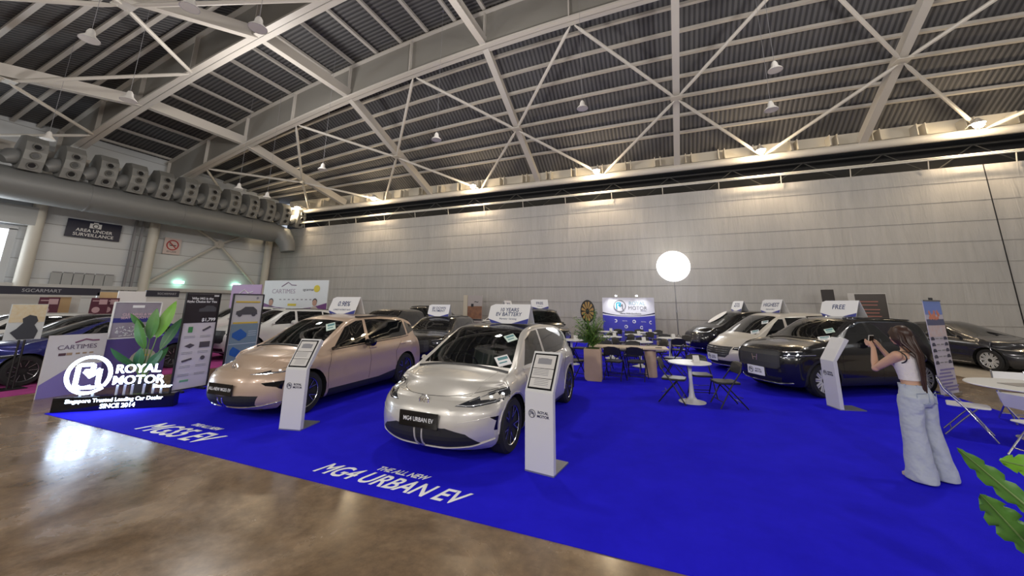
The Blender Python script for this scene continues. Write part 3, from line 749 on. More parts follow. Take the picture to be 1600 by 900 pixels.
def logo(parent, x, y, z, r, col, col2, rot=(pi/2, 0, pi/2), name='logo'):
    # ring broken at the lower right with R and M strokes, lying in a local XY plane then rotated
    m_ = MB(); th = r*.14
    a0, a1 = R(-38), R(315-8)
    pts = [(r*cos(a0+(a1-a0)*k/36), r*sin(a0+(a1-a0)*k/36)) for k in range(37)]; inn = [((r-th)*cos(a0+(a1-a0)*k/36), (r-th)*sin(a0+(a1-a0)*k/36)) for k in range(37)]
    e = r*.02
    vs = [(p[0], p[1], 0) for p in pts]+[(p[0], p[1], 0) for p in inn]+[(p[0], p[1], e) for p in pts]+[(p[0], p[1], e) for p in inn]
    m_.add(vs, [f for k in range(36) for f in ((k, k+1, 38+k, 37+k), (74+k, 111+k, 112+k, 75+k), (k, 74+k, 75+k, k+1), (37+k, 38+k, 112+k, 111+k))])
    def stroke(P_, w_):
        for a, b_ in zip(P_, P_[1:]): m_.bar((a[0]*r, a[1]*r, e/2), (b_[0]*r, b_[1]*r, e/2), w_*r, e)
    m_.mi = 0; stroke([(.12, -.05), (.45, .28), (.45, -.45), (.66, -.78)], .17)
    m_.mi = 1; stroke([(-.5, -.5), (-.5, .45), (-.42, .52), (.1, .52), (.16, .42), (.1, .2), (-.2, .2), (.12, -.12)], .17)
    o = m_.build(name, [col, col2], parent); o.location = (x, y, z); o.rotation_euler = rot; return o
# ---------------------------------------------------------------- the display cars
beige = paint('paint_beige', (.52, .385, .285), .34, .22); silver = paint('paint_silver', (.60, .575, .53), .36, .35)
blackp = paint('paint_black', (.008, .008, .009), .2, 0); pearl = paint('paint_pearl', (.62, .57, .49), .3, .1)
darkgrey = paint('paint_dark_grey', (.045, .045, .05), .25, .4); bluep = paint('paint_blue', (.03, .035, .20), .25, .4)
redp = paint('paint_red', (.32, .015, .02), .25, .3); whitep = paint('paint_white', (.62, .62, .60), .3, 0)
blkrim = mat('rim_black', (.018, .018, .02), .35, .3)
SIDE_N = [(0, .93), (.12, .965), (.35, .985), (.6, .985), (.78, 1.0), (.9, .99), (1, .955)]
MG4 = dict(L=4.395, W=1.842, wb=2.75, fo=.83, wr=.335, zb=.17, paint=silver, roof_black=True, interior=True, rim=blkrim, spokes=5,
    top=[(-2.2, .98), (-2.14, 1.02), (-1.85, 1.36), (-1.55, 1.46), (-.9, 1.52), (-.3, 1.55), (.20, 1.53), (.52, 1.45), (1.22, .98), (1.6, .93), (2.0, .84), (2.2, .76)],
    belt=[(-2.2, .96), (-1.2, .98), (0, .93), (.9, .90), (1.3, .88), (2.0, .77), (2.2, .70)],
    plan=[(-2.2, .90), (-1.6, .985), (-.8, 1), (1.3, 1), (1.8, .985), (2.2, .95)],
    topw=[(-2.2, .74), (-1.7, .62), (-.8, .63), (.5, .65), (1.15, .80), (1.7, .79), (2.2, .74)],
    nose=[(0, .16), (.12, .05), (.25, .01), (.5, 0), (.75, .04), (.92, .12), (1, .2), (1.2, .3)], tail=[(0, .1), (.3, 0), (.6, .03), (1, .15)],
    ws=(1.2, .48), rear=(-1.62, -2.05), pd=(.36, 2.9), soft=3, pil=.93, handles=(-.15, -1.15), mirror=(.88, .95),
    seams=[[(.95, .30), (.98, .62), (.93, .92)], [(-.10, .27), (-.12, .6), (-.05, .93)], [(-1.0, .5), (-.93, .75), (-1.12, .95)]],
    sidecuts=[('side_window', [(.88, .97), (.80, .985), (.0, 1.0), (-.03, 1.445), (.2, 1.435), (.52, 1.32)]), ('side_window', [(-.10, 1.0), (-1.05, 1.04), (-1.45, 1.16), (-1.62, 1.30), (-1.2, 1.405), (-.6, 1.445), (-.10, 1.455)]),
              ('sill_cladding', [(.93, .1), (.93, .26), (-1.0, .26), (-1.0, .1)])],
    frontcuts=[('@headlight', [(.42, .665), (.56, .725), (.72, .785), (.88, .825), (.97, .825), (.97, .72), (.84, .685), (.62, .655)]),
               ('@lower_intake', [(.0, .21), (.0, .43), (.36, .44), (.58, .38), (.72, .27), (.50, .21)]),
               ('@fog_vent', [(.80, .545), (.855, .50), (.84, .40), (.90, .38), (.97, .37), (.97, .55)])],
    frontlines=[('bonnet_seam', [(-.74, .80), (-.5, .765), (-.25, .75), (0, .745), (.25, .75), (.5, .765), (.74, .80)], .004, linerm, -.001, False),
                ('daytime_light', [(.44, .672), (.60, .668), (.80, .694), (.92, .735)], .008, lampon, .002, True), ('daytime_light', [(.56, .71), (.70, .76), (.86, .80)], .006, lampon, .002, True),
                ('bumper_crease', [(.50, .50), (.66, .525), (.80, .55)], .005, silver, .0, True), ('front_splitter', [(.055, .41), (.045, .205), (.30, .20), (.62, .235), (.84, .30)], .011, silver, .004, True)],
    toplines=[('bonnet_crease', [(1.15, .62), (1.5, .58), (1.95, .50)], .005, silver, -.001, True), ('wiper_strip', [(1.235, -.74), (1.26, -.4), (1.27, 0), (1.26, .4), (1.235, .74)], .02, black, .0, False)],
    sidelines=[('window_trim', [(.93, .955), (0, .985), (-1.05, 1.02), (-1.5, 1.16)], .009, chrome, .002), ('arch_lip', [(1.365+.40*cos(a*pi/10), .335+.40*sin(a*pi/10)) for a in range(11)], .012, silver, .0), ('arch_lip', [(-1.385+.40*cos(a*pi/10), .335+.40*sin(a*pi/10)) for a in range(11)], .012, silver, .0)],
    depth={'lower_intake': .05, 'fog_vent': .02})
MG5 = dict(MG4, L=4.476, W=1.849, wb=2.73, fo=.86, wr=.35, zb=.19, paint=beige, roof_black=False, rim=blkrim,
    top=[(-2.238, 1.02), (-2.2, 1.08), (-1.95, 1.42), (-1.6, 1.53), (-.9, 1.60), (-.3, 1.63), (.18, 1.60), (.46, 1.53), (1.18, 1.06), (1.6, 1.0), (2.05, .89), (2.238, .80)],
    belt=[(-2.238, 1.0), (-1.2, 1.04), (0, .99), (.9, .96), (1.3, .94), (2.0, .83), (2.238, .74)],
    plan=[(-2.238, .90), (-1.6, .985), (-.8, 1), (1.3, 1), (1.8, .97), (2.238, .90)],
    topw=[(-2.238, .72), (-1.7, .60), (-.8, .61), (.3, .61), (1.15, .78), (1.7, .78), (2.238, .70)],
    ws=(1.16, .42), rear=(-1.7, -2.1), pd=(.38, 2.8), mirror=(.86, 1.0), hz=.95, mirrormat=blackg,
    seams=[[(.95, .35), (.98, .68), (.93, .98)], [(-.10, .35), (-.12, .7), (-.05, .98)], [(-1.0, .5), (-.93, .8), (-1.12, 1.0)]],
    sidecuts=[('side_window', [(.85, 1.02), (.0, 1.06), (-.03, 1.51), (.15, 1.50), (.48, 1.39)]), ('side_window', [(-.10, 1.06), (-1.15, 1.10), (-1.40, 1.12), (-1.40, 1.46), (-.6, 1.52), (-.10, 1.525)]), ('cargo_window', [(-1.46, 1.13), (-1.85, 1.22), (-1.80, 1.30), (-1.46, 1.44)]),
              ('sill_cladding', [(.93, .1), (.93, .33), (-.4, .33), (-1.0, .40), (-1.0, .1)])],
    frontcuts=[('@headlight', [(.40, .72), (.55, .755), (.75, .815), (.95, .85), (.96, .80), (.82, .745), (.60, .715)]),
               ('@lower_intake', [(.0, .23), (.0, .40), (.40, .42), (.62, .41), (.55, .24)]),
               ('@fog_vent', [(.62, .60), (.86, .62), (.90, .56), (.85, .46), (.78, .53), (.68, .555)])],
    frontlines=[('daytime_light', [(.42, .722), (.60, .722), (.82, .755), (.94, .805)], .007, lampon, .002, True), ('front_splitter', [(.05, .38), (.045, .225), (.30, .22), (.62, .25), (.84, .31)], .011, chrome, .004, True)],
    toplines=[('bonnet_crease', [(1.2, .60), (1.6, .50), (2.0, .42)], .006, beige, -.001, True), ('wiper_strip', [(1.195, -.74), (1.22, -.4), (1.23, 0), (1.22, .4), (1.195, .74)], .02, black, .0, False)],
    sidelines=[('window_trim', [(-1.46, 1.10), (-1.1, 1.075), (0, 1.04), (.88, 1.0)], .009, black, .002), ('roof_rail', [(.1, 1.56), (-.6, 1.575), (-1.5, 1.52)], .016, black, .02)])
HON = dict(L=4.325, W=1.79, wb=2.65, fo=.86, wr=.345, zb=.22, paint=blackp, roof_black=False, interior=True, archtrim=True, spokes=10, dbl=False, pil=.9,
    top=[(-2.16, 1.05), (-2.12, 1.12), (-1.95, 1.48), (-1.75, 1.60), (-.9, 1.645), (-.2, 1.65), (.25, 1.61), (.98, 1.14), (1.4, 1.10), (1.95, 1.03), (2.1, .98), (2.16, .93)],
    belt=[(-2.16, 1.04), (-1.2, 1.07), (0, 1.03), (.9, 1.03), (1.3, 1.02), (2.0, .97), (2.16, .88)],
    plan=[(-2.16, .92), (-1.6, .99), (-.8, 1), (1.3, 1), (1.8, .985), (2.16, .93)],
    topw=[(-2.16, .74), (-1.7, .62), (-.8, .63), (.3, .63), (1.0, .74), (1.7, .78), (2.16, .76)],
    nose=[(0, .12), (.15, .04), (.3, .01), (.6, 0), (.85, .02), (1, .08), (1.2, .1)], tail=[(0, .1), (.3, 0), (.6, .02), (1, .1)],
    ws=(.96, .25), rear=(-1.78, -2.1), pd=(.30, 3.2), handles=(-.2, -1.15), mirror=(.72, 1.08), hz=1.0,
    seams=[[(.80, .35), (.82, .7), (.8, 1.03)], [(-.2, .35), (-.2, .7), (-.15, 1.03)], [(-1.0, .5), (-.95, .8), (-1.1, 1.05)]],
    sidecuts=[('side_window', [(.70, 1.09), (-.10, 1.11), (-.12, 1.54), (.05, 1.54), (.30, 1.42)]), ('side_window', [(-.20, 1.11), (-1.2, 1.15), (-1.2, 1.52), (-.20, 1.545)]), ('cargo_window', [(-1.26, 1.16), (-1.7, 1.26), (-1.65, 1.42), (-1.26, 1.50)]),
              ('sill_cladding', [(.90, .1), (.90, .40), (-.98, .40), (-.98, .1)])],
    frontcuts=[('grille', [(-.56, .60), (-.56, .86), (-.50, .92), (.50, .92), (.56, .86), (.56, .60), (.50, .55), (-.50, .55)]),
               ('@headlight', [(.60, .80), (.60, .90), (.75, .93), (.90, .93), (.90, .84), (.72, .79)]),
               ('lower_intake', [(-.5, .27), (-.55, .38), (.55, .38), (.5, .27)])], depth={'grille': .02, 'lower_intake': .03},
    frontlines=[('grille_rim', [(-.56, .60), (-.56, .86), (-.50, .92), (.50, .92), (.56, .86), (.56, .60), (.50, .55), (-.50, .55), (-.56, .60)], .010, black, .004, False), ('chrome_bar', [(.58, .905), (.80, .93)], .012, chrome, .003, True), ('daytime_light', [(.62, .84), (.78, .85), (.88, .87)], .010, lampon, .003, True), ('daytime_light', [(.64, .80), (.76, .81)], .010, lampon, .003, True), ('skid_trim', [(0, .245), (.45, .245), (.68, .285)], .014, chrome, .006, True)],
    toplines=[('wiper_strip', [(1.01, -.7), (1.04, 0), (1.01, .7)], .02, black, .0, False)], sidelines=[('roof_rail', [(.1, 1.60), (-.6, 1.61), (-1.6, 1.56)], .014, blackg, .02)],
    mats={'grille': mat('mesh_black', (.035, .035, .037), .6)})
MPV = dict(HON, L=4.31, W=1.72, wb=2.74, fo=.80, wr=.31, zb=.17, paint=pearl, archtrim=False, interior=False, spokes=5,
    top=[(-2.155, .9), (-2.13, 1.1), (-2.08, 1.6), (-1.85, 1.71), (-.9, 1.75), (0, 1.755), (.45, 1.70), (1.30, 1.10), (1.7, 1.0), (2.05, .90), (2.155, .80)],
    belt=[(-2.155, .88), (-1.2, .98), (0, .95), (1.0, .93), (1.5, .92), (2.0, .80), (2.155, .74)],
    plan=[(-2.155, .95), (-1.6, 1), (1.3, 1), (1.8, .97), (2.155, .90)], topw=[(-2.155, .72), (-1.7, .66), (.3, .64), (1.3, .74), (1.7, .76), (2.155, .70)],
    nose=[(0, .12), (.15, .04), (.3, 0), (.6, 0), (.85, .05), (1, .14), (1.2, .2)], tail=[(0, .05), (.3, 0), (1, .02)],
    ws=(1.28, .45), rear=(-1.95, -2.11), pd=(.40, 2.6), mirror=(.95, 1.02), hz=.88, seams=[], wsmat=glass('dark_windscreen', (.3, .35, .33), .6),
    sidecuts=[('side_window', [(1.05, 1.02), (.35, 1.04), (.33, 1.56), (.45, 1.56), (.62, 1.44)]), ('side_window', [(.25, 1.04), (-.75, 1.06), (-.75, 1.62), (.25, 1.60)]), ('cargo_window', [(-.85, 1.07), (-1.85, 1.10), (-1.80, 1.58), (-.85, 1.62)])],
    frontcuts=[('grille', [(-.52, .52), (-.56, .74), (.56, .74), (.52, .52), (.42, .42), (-.42, .42)]), ('@headlight', [(.58, .66), (.58, .73), (.75, .77), (.85, .78), (.85, .68), (.72, .64)]), ('lower_intake', [(-.7, .2), (-.72, .33), (.72, .33), (.7, .2)])],
    frontlines=[('grille_slat', [(-.50, z), (.50, z)], .010, chrome, .0, False) for z in (.50, .56, .62, .68)]+[('skid_trim', [(-.78, .19), (0, .175), (.78, .19)], .016, chrome, .004, False), ('daytime_light', [(.60, .70), (.82, .735)], .014, lampon, .003, True)], toplines=[], sidelines=[])
ODY = dict(MPV, L=4.6, paint=blackp, W=1.8, top=[(-2.3, .9), (-2.28, 1.1), (-2.2, 1.5), (-1.95, 1.64), (-.9, 1.69), (0, 1.69), (.45, 1.64), (1.25, 1.12), (1.7, 1.05), (2.15, .97), (2.3, .85)],
    belt=[(-2.3, .9), (-1.2, 1.0), (0, .97), (1.0, .97), (1.5, .97), (2.1, .9), (2.3, .8)], wsmat=clearg,
    sidecuts=[('side_window', [(1.0, 1.04), (.35, 1.06), (.33, 1.52), (.45, 1.52), (.62, 1.42)]), ('side_window', [(.25, 1.06), (-.75, 1.08), (-.75, 1.56), (.25, 1.55)])],
    frontcuts=[('grille', [(-.62, .45), (-.66, .80), (.66, .80), (.62, .45)]), ('@headlight', [(.68, .70), (.68, .80), (.88, .84), (.88, .72)])],
    frontlines=[('grille_slat', [(sx_, z), (sx_+.28, z)], .009, chrome, .004, True) for sx_ in (.30,) for z in (.5, .56, .62, .68, .74)]+[('chrome_bar', [(-.80, .215), (.80, .215)], .016, chrome, .004, False)])
SED = dict(MG4, L=4.66, W=1.797, wb=2.725, fo=.93, wr=.33, zb=.16, paint=darkgrey, roof_black=False, interior=False, rim=mat('rim_silver', (.5,)*3), spokes=10, dbl=False,
    top=[(-2.33, .98), (-2.25, 1.05), (-1.75, 1.12), (-.95, 1.38), (-.3, 1.44), (.1, 1.42), (1.1, .99), (1.6, .93), (2.1, .80), (2.33, .68)],
    belt=[(-2.33, .94), (-1.2, .97), (0, .92), (.9, .88), (1.3, .86), (2.0, .74), (2.33, .60)], topw=[(-2.33, .70), (-1.8, .70), (-.9, .56), (.1, .56), (1.1, .74), (1.7, .76), (2.33, .66)],
    plan=[(-2.33, .88), (-1.6, .985), (-.8, 1), (1.3, 1), (1.8, .96), (2.33, .86)],
    ws=(1.08, .10), rear=(-.95, -1.72), mirror=(.75, .93), hz=.83, pd=(.5, 2.2), wsmat=glass('dark_windscreen', (0, 0, 0), 1),
    sidecuts=[('side_window', [(.72, .95), (-.15, .98), (-.17, 1.33), (.08, 1.33), (.3, 1.24)]), ('side_window', [(-.23, .98), (-1.15, 1.03), (-1.35, 1.10), (-.9, 1.27), (-.23, 1.335)])],
    frontcuts=[('@headlight', [(.45, .60), (.6, .64), (.9, .70), (.9, .64), (.6, .585)]), ('grille', [(-.45, .36), (-.50, .60), (.50, .60), (.45, .36), (.3, .28), (-.3, .28)])], seams=MG4['seams'], depth={'grille': .03}, frontlines=[('grille_rim', [(-.50, .60), (-.45, .36), (-.3, .28), (.3, .28), (.45, .36), (.50, .60)], .014, chrome, .004, False), ('daytime_light', [(.55, .64), (.85, .69)], .012, lampon, .003, True)], toplines=[], sidelines=[('sill_trim', [(.95, .22), (-.9, .22)], .010, chrome, .003), ('window_trim', [(.76, .93), (-.15, .965), (-1.2, 1.02)], .010, chrome, .002)])
SUV = dict(HON, interior=False, archtrim=False, wsmat=glass('dark_windscreen', (0, 0, 0), 1), seams=[], lod=.6)
BOX = dict(HON, L=3.78, W=1.67, wb=2.43, fo=.62, wr=.32, zb=.22, interior=False, paint=blackp, rim=blkrim, archtrim=False, seams=[],
    top=[(-1.89, 1.0), (-1.87, 1.1), (-1.80, 1.66), (-1.65, 1.70), (-.4, 1.72), (.35, 1.69), (.75, 1.14), (1.1, 1.10), (1.8, 1.06), (1.89, .98)],
    belt=[(-1.89, .98), (0, 1.0), (1.3, 1.02), (1.89, .93)], plan=[(-1.89, .97), (-1.2, 1), (1.3, 1), (1.89, .96)], topw=[(-1.89, .68), (0, .66), (.4, .66), (.8, .74), (1.89, .74)],
    nose=[(0, .08), (.2, 0), (1, .02)], tail=[(0, .03), (1, .0)], ws=(.73, .35), rear=(-1.7, -1.86), pd=(.2, 4), mirror=(.55, 1.05),
    sidecuts=[('side_window', [(.50, 1.08), (-.35, 1.09), (-.35, 1.60), (.2, 1.60)]), ('side_window', [(-.43, 1.09), (-1.1, 1.09), (-1.1, 1.60), (-.43, 1.60)]), ('cargo_window', [(-1.18, 1.12), (-1.68, 1.14), (-1.62, 1.56), (-1.18, 1.58)])],
    frontcuts=[('grille', [(-.42, .68), (-.42, .9), (.42, .9), (.42, .68)]), ('@headlight', [(.50, .70), (.47, .80), (.54, .90), (.64, .90), (.70, .80), (.64, .70)])])
SMALL = dict(SUV, L=3.6, W=1.63, wb=2.3, fo=.7, wr=.3, zb=.18, paint=whitep,
    top=[(-1.8, .9), (-1.75, 1.0), (-1.45, 1.35), (-1.0, 1.46), (-.3, 1.49), (.1, 1.44), (.85, .98), (1.4, .9), (1.8, .72)],
    belt=[(-1.8, .88), (0, .88), (.9, .88), (1.8, .66)], plan=[(-1.8, .88), (-1.2, .98), (1.0, 1), (1.8, .85)], topw=[(-1.8, .62), (-1.2, .54), (.1, .54), (.9, .70), (1.8, .6)],
    nose=[(0, .1), (.3, 0), (1, .15)], tail=[(0, .05), (1, .1)], ws=(.83, .1), rear=(-1.1, -1.65), mirror=(.6, .93),
    sidecuts=[('side_window', [(.62, .94), (-.25, .96), (-.27, 1.38), (.05, 1.38), (.25, 1.30)]), ('side_window', [(-.34, .96), (-.95, 1.0), (-1.2, 1.15), (-.95, 1.32), (-.34, 1.385)])],
    frontcuts=[('@headlight', [(.45, .60), (.45, .72), (.65, .74), (.68, .62)]), ('lower_intake', [(-.4, .25), (-.45, .4), (.45, .4), (.4, .25)])], depth={})
def local_on(root, x, y, z):
    z *= root.scale.z
    return Matrix.Translation(root.location) @ Matrix.Rotation(root.rotation_euler.z, 4, 'Z') @ Vector((x, y, z))
def roof_sign(root, x, z, label, main, sub, w_=.78, h_=.34, turn=0, y=0, small=False, flat=False):
    p = local_on(root, x, y, z); t = thing('roof_sign', label, 'sign', p, root.rotation_euler.z+turn, 'tent signs on car roofs')
    d = .16; cut_ = .09
    poly = [(-w_/2, cut_), (-w_/2+.0, h_-cut_*.4), (-w_/2+cut_, h_), (w_/2, h_), (w_/2, 0), (-w_/2+cut_, 0)]
    ang = math.atan2(d, h_)
    for sg in (1, -1):
        m_ = MB(); m_.prism(poly, 0, .008, lambda u, v, s: (sg*(d*(1-v/h_)+s), u, v)); m_.build('card_face', whitec, t)
        ca = sg
    tilt = ang
    f = bpy.data.objects['roof_sign'] if False else None
    def on(v): return d*(1-v/h_)+.0095
    rot = Matrix.Rotation(pi/2, 3, 'Z') @ Matrix.Rotation(pi/2-tilt, 3, 'X'); e = rot.to_euler()
    ink = mat('sign_ink', (.02, .04, .14), .5)
    nl = main.count('\n')+1
    text(main, h_*(.44 if nl == 1 else .30), ink, t, (on(h_*.58), 0, h_*.58), e, off=.012, ext=.001, sx=.9, line=.85)
    if sub: text(sub, h_*.14, ink, t, (on(h_*.24), 0, h_*.24), e, ext=.001, sx=.85)
    m_ = MB()
    for pl in ([(-w_/2+cut_, .002), (-w_/2+.02, cut_*.8), (-w_/2+.06, cut_*.7), (-w_/2+.3, .002)], [(w_/2-.002, .002), (w_/2-.002, .09), (w_/2-.3, .002)]):
        m_.prism(pl, .0085, .0105, lambda u, v, s: (d*(1-v/h_)+s, u, v))
    m_.build('corner_print', mat('sign_blue', (.03, .04, .25), .5), t)
    m_ = MB(); m_.prism([(-d, 0), (d, 0), (0, h_)], -.004, .004, lambda u, v, s: (u, w_/2-.02+s, v)) if False else None
    return t

INK = mat('logo_ink', (.03, .03, .07), .5); CY = mat('logo_cyan', (.0, .38, .55), .5)
def put_plate(root, inf, z, kind, body=None, y=0, w_=.52, h_=.12, sg=1):
    p, n = inf['proj']('x', sg, y, z)
    if kind == 'black':
        return plate(root, p.x+.012, z, 'black display plate', blackg, body, white, w_=.56, h_=.17, y=y)
    pl = plate(root, p.x+.012, z, 'white dealer plate with round logo', whitec, w_=.46, h_=.19, y=y)
    logo(pl, .010, -.13, 0, .065, INK, INK); text('ROYAL\nMOTOR', .05, INK, pl, (.0095, .07, .0), (pi/2, 0, pi/2), off=.01, ext=.001)
    return pl
def sheet(root, inf, a, b_, w_, h_, m_, sgn=1, axis='z', ang=0, name='windscreen_sticker', label=None, print_=True):
    p, n = inf['proj'](axis, sgn, a, b_); q = n.to_track_quat('Z', 'Y').to_matrix() @ Matrix.Rotation(ang, 3, 'Z')
    m2 = MB(); m2.box((0, 0, .006), (w_, h_, .004))
    if print_: m2.mi = 1; m2.box((w_*.05, h_*.22, .0085), (w_*.75, h_*.28, .001)); m2.box((-w_*.05, -h_*.18, .0085), (w_*.6, h_*.12, .001))
    o = m2.build(name, [m_, mat('print_teal', (.06, .22, .25), .5)], root, loc=p); o.rotation_euler = q.to_euler()
    if label: o['label'] = label
    return o
# --- near cars
def lamps(root, inf, ys, r=.022):
    for yy, z in ys:
        for sg in (1, -1):
            p, n = inf['proj']('x', 1, sg*yy, z); m_ = MB(); m_.tube([p+n*.001, p+n*.006], r, 14); m_.build('headlamp_lens', mat('lamp_white', (.8, .85, .9), .2, emis=(.85, .92, 1), est=.9), root)
A, ia = make_car(MG4, (-2.75, 6.25, 0), 268, 'silver electric hatchback with black roof, front centre on the blue carpet')
put_plate(A, ia, .505, 'black', 'MG4 URBAN EV'); 
lamps(A, ia, ((.74, .735), (.83, .75))); octa(A, ia['proj']('x', 1, 0, .69)[0].x+.004, .69, .075)
sheet(A, ia, .62, .50, .17, .17, mat('sticker_green', (.55, .68, .6), .4), ang=.5, label='pale green inspection sticker high on the windscreen')
sheet(A, ia, 1.06, .58, .2, .22, whitec, ang=.4, label='printed sheet at the lower corner of the windscreen')
roof_sign(A, -.05, ia['ztop'](-.05)+.0, 'white tent sign reading 10 YEARS EV BATTERY on the silver hatchback roof', '10 YEARS\nEV BATTERY', 'Warranty • Servicing', w_=.78, h_=.33, y=.20)
B, ib = make_car(MG5, (-6.70, 6.36, 0), 271, 'beige electric SUV with dark lower sills, second car on the left of the carpet')
put_plate(B, ib, .50, 'black', 'ALL-NEW MGS5 EV'); lamps(B, ib, ((.70, .765), (.80, .785)), .02); octa(B, ib['proj']('x', 1, 0, .79)[0].x+.004, .79, .075)
sheet(B, ib, .62, .48, .17, .26, mat('sticker_green', (0, 0, 0)), ang=.5, label='pale green sticker inside the windscreen')
roof_sign(B, -.35, ib['ztop'](-.35), 'white tent sign reading 0.98% on the beige SUV roof', '0.98%', 'LOWEST INTEREST RATE', w_=.80, h_=.38, y=-.12)
C_, ic = make_car(HON, (3.69, 11.49, 0), 212, 'glossy black SUV with boxy mesh grille on the right, behind the person')
put_plate(C_, ic, .455, 'logo'); lamps(C_, ic, ((.68, .865), (.78, .875)), .018)
p = ic['proj']('x', 1, 0, .74)[0]; m_ = MB()
for sg in (1, -1): m_.bar((p.x+.006, sg*.07, .81), (p.x+.006, sg*.045, .68), .02, .014, (1, 0, 0))
m_.bar((p.x+.006, -.05, .74), (p.x+.006, .05, .74), .014, .018, (1, 0, 0)); m_.build('emblem', chrome, C_)
sheet(C_, ic, .62, .52, .17, .17, mat('sticker_green', (0, 0, 0)), ang=.5); sheet(C_, ic, .88, .60, .22, .18, whitec, ang=.4)
MB().box((.82, -.05, 1.13), (.2, .5, .01)).build('dashboard_card', whitec, C_)
roof_sign(C_, -.45, ic['ztop'](-.4), 'white tent sign reading FREE on the black boxy SUV roof', 'FREE', None, w_=.88, h_=.38)
D, id_ = make_car(dict(MPV, zs=.965), (3.2, 14.1, 0), 207, 'pearl white people carrier with slatted grille, between the two black cars', .8)
put_plate(D, id_, .40, 'logo'); sheet(D, id_, .75, .5, .18, .16, whitec, ang=.4); sheet(D, id_, 1.15, .56, .22, .16, whitec, ang=.4)
roof_sign(D, .0, id_['ztop'](0), 'white tent sign reading HIGHEST on the pearl white people carrier', 'HIGHEST', 'TRADE-IN PRICE', w_=.80, h_=.40)
E_, ie = make_car(ODY, (2.95, 18.4, 0), 202, 'black people carrier behind the white one, with a round white windscreen shade', .7)
put_plate(E_, ie, .45, 'logo')
p, n = ie['proj']('z', 1, .85, -.2); m_ = MB(); m_.lathe([(.45, 0), (.45, .006)], n=28, sx=.75); o = m_.build('sun_shade', whitec, E_, loc=p+n*.01); o.rotation_euler = n.to_track_quat('Z', 'Y').to_euler()
roof_sign(E_, .0, ie['ztop'](0), 'small white tent sign with round logo on the rear black people carrier', 'ROYAL\nMOTOR', None, w_=.74, h_=.40)
F_, if_ = make_car(SED, (9.25, 17.9, 0), 293, 'dark grey sedan parked by the back wall at the right edge', .9)
# --- back row
G_, ig = make_car(BOX, (-4.65, 14.6, 0), 300, 'black boxy mini SUV with round lights behind the silver hatchback', .6)
m_ = MB()
for z in (.52, .36):
    pts = []
    for k in range(11):
        q, n = ig['proj']('x', 1, -.62+k*.124, z); pts.append(q+Vector((.03, 0, 0)))
    m_ = MB(); m_.tube(pts, .022, 6); m_.build('bumper_bar', chrome, G_)
for sg in (1, -1):
    q = ig['proj']('x', 1, sg*.58, .80)[0]; MB().lathe([(.02, .03), (.10, .03), (.12, 0)], q, 18, 'X').build('round_lamp', lampon, G_)
put_plate(G_, ig, .44, 'logo'); roof_sign(G_, -.1, ig['ztop'](-.1), 'white tent sign reading FREE Road Tax on the boxy mini SUV', 'FREE', 'ROAD TAX', w_=.70, h_=.36)
H_, ih = make_car(dict(SUV, paint=blackp, zs=.88), (-7.35, 11.5, 0), 280, 'black SUV behind the gap between the beige and silver cars', .6)
roof_sign(H_, .05, ih['ztop'](0), 'white tent sign reading $0 DOWN PAYMENT on the black SUV', '$0 DOWN\nPAYMENT', None, w_=.78, h_=.40)
make_car(dict(SUV, paint=darkgrey, zs=1.07), (-11.3, 17.2, 0), 335, 'dark SUV with pale roof edge behind the down payment sign', .6)
I_, ii = make_car(dict(SMALL, zs=1.1), (-7.4, 17.4, 0), 262, 'small rounded white car seen behind the ten years battery sign', .6)
roof_sign(I_, -.3, ii['ztop'](-.3), 'small white tent sign reading FREE on the rounded white car', 'FREE', None, w_=.72, h_=.42, turn=R(90))
make_car(dict(SUV, paint=blackp), (-10.6, 12.6, 0), 275, 'black car behind the roof of the beige SUV, left of the down payment sign', .5)
make_car(dict(SED, paint=darkgrey), (-15.6, 18.3, 0), 285, 'dark sedan far behind the beige SUV roof by the back wall', .5)
make_car(dict(SUV, paint=whitep), (-13.6, 10.2, 0), 262, 'white SUV half hidden behind the battery poster board', .6)
make_car(dict(SED, paint=redp), (-15.6, 13.3, 0), 190, 'dark red car behind the beige SUV and the purple backdrop panel', .5)
make_car(dict(SUV, paint=whitep), (-19.3, 12.2, 0), 262, 'white SUV behind the poster boards, left of the red car', .5)
make_car(dict(SED, paint=bluep, rim=blkrim, L=4.6), (-14.05, 5.4, 0), 268, 'metallic dark blue car at the left edge behind the lit stand sign', .8)
make_car(dict(SUV, paint=blackp, zs=.88), (-17.0, 6.2, 0), 270, 'black SUV behind the blue car at the left edge', .5)
make_car(dict(SUV, paint=whitep, zs=.88), (-19.9, 5.6, 0), 272, 'silver white SUV at the far left edge under the window', .5)
# ---------------------------------------------------------------- stand furniture
wood = mat('oak_veneer', (.66, .48, .30), .45, noise=(6, (.56, .39, .23)))
def wood_grain(m):
    return m
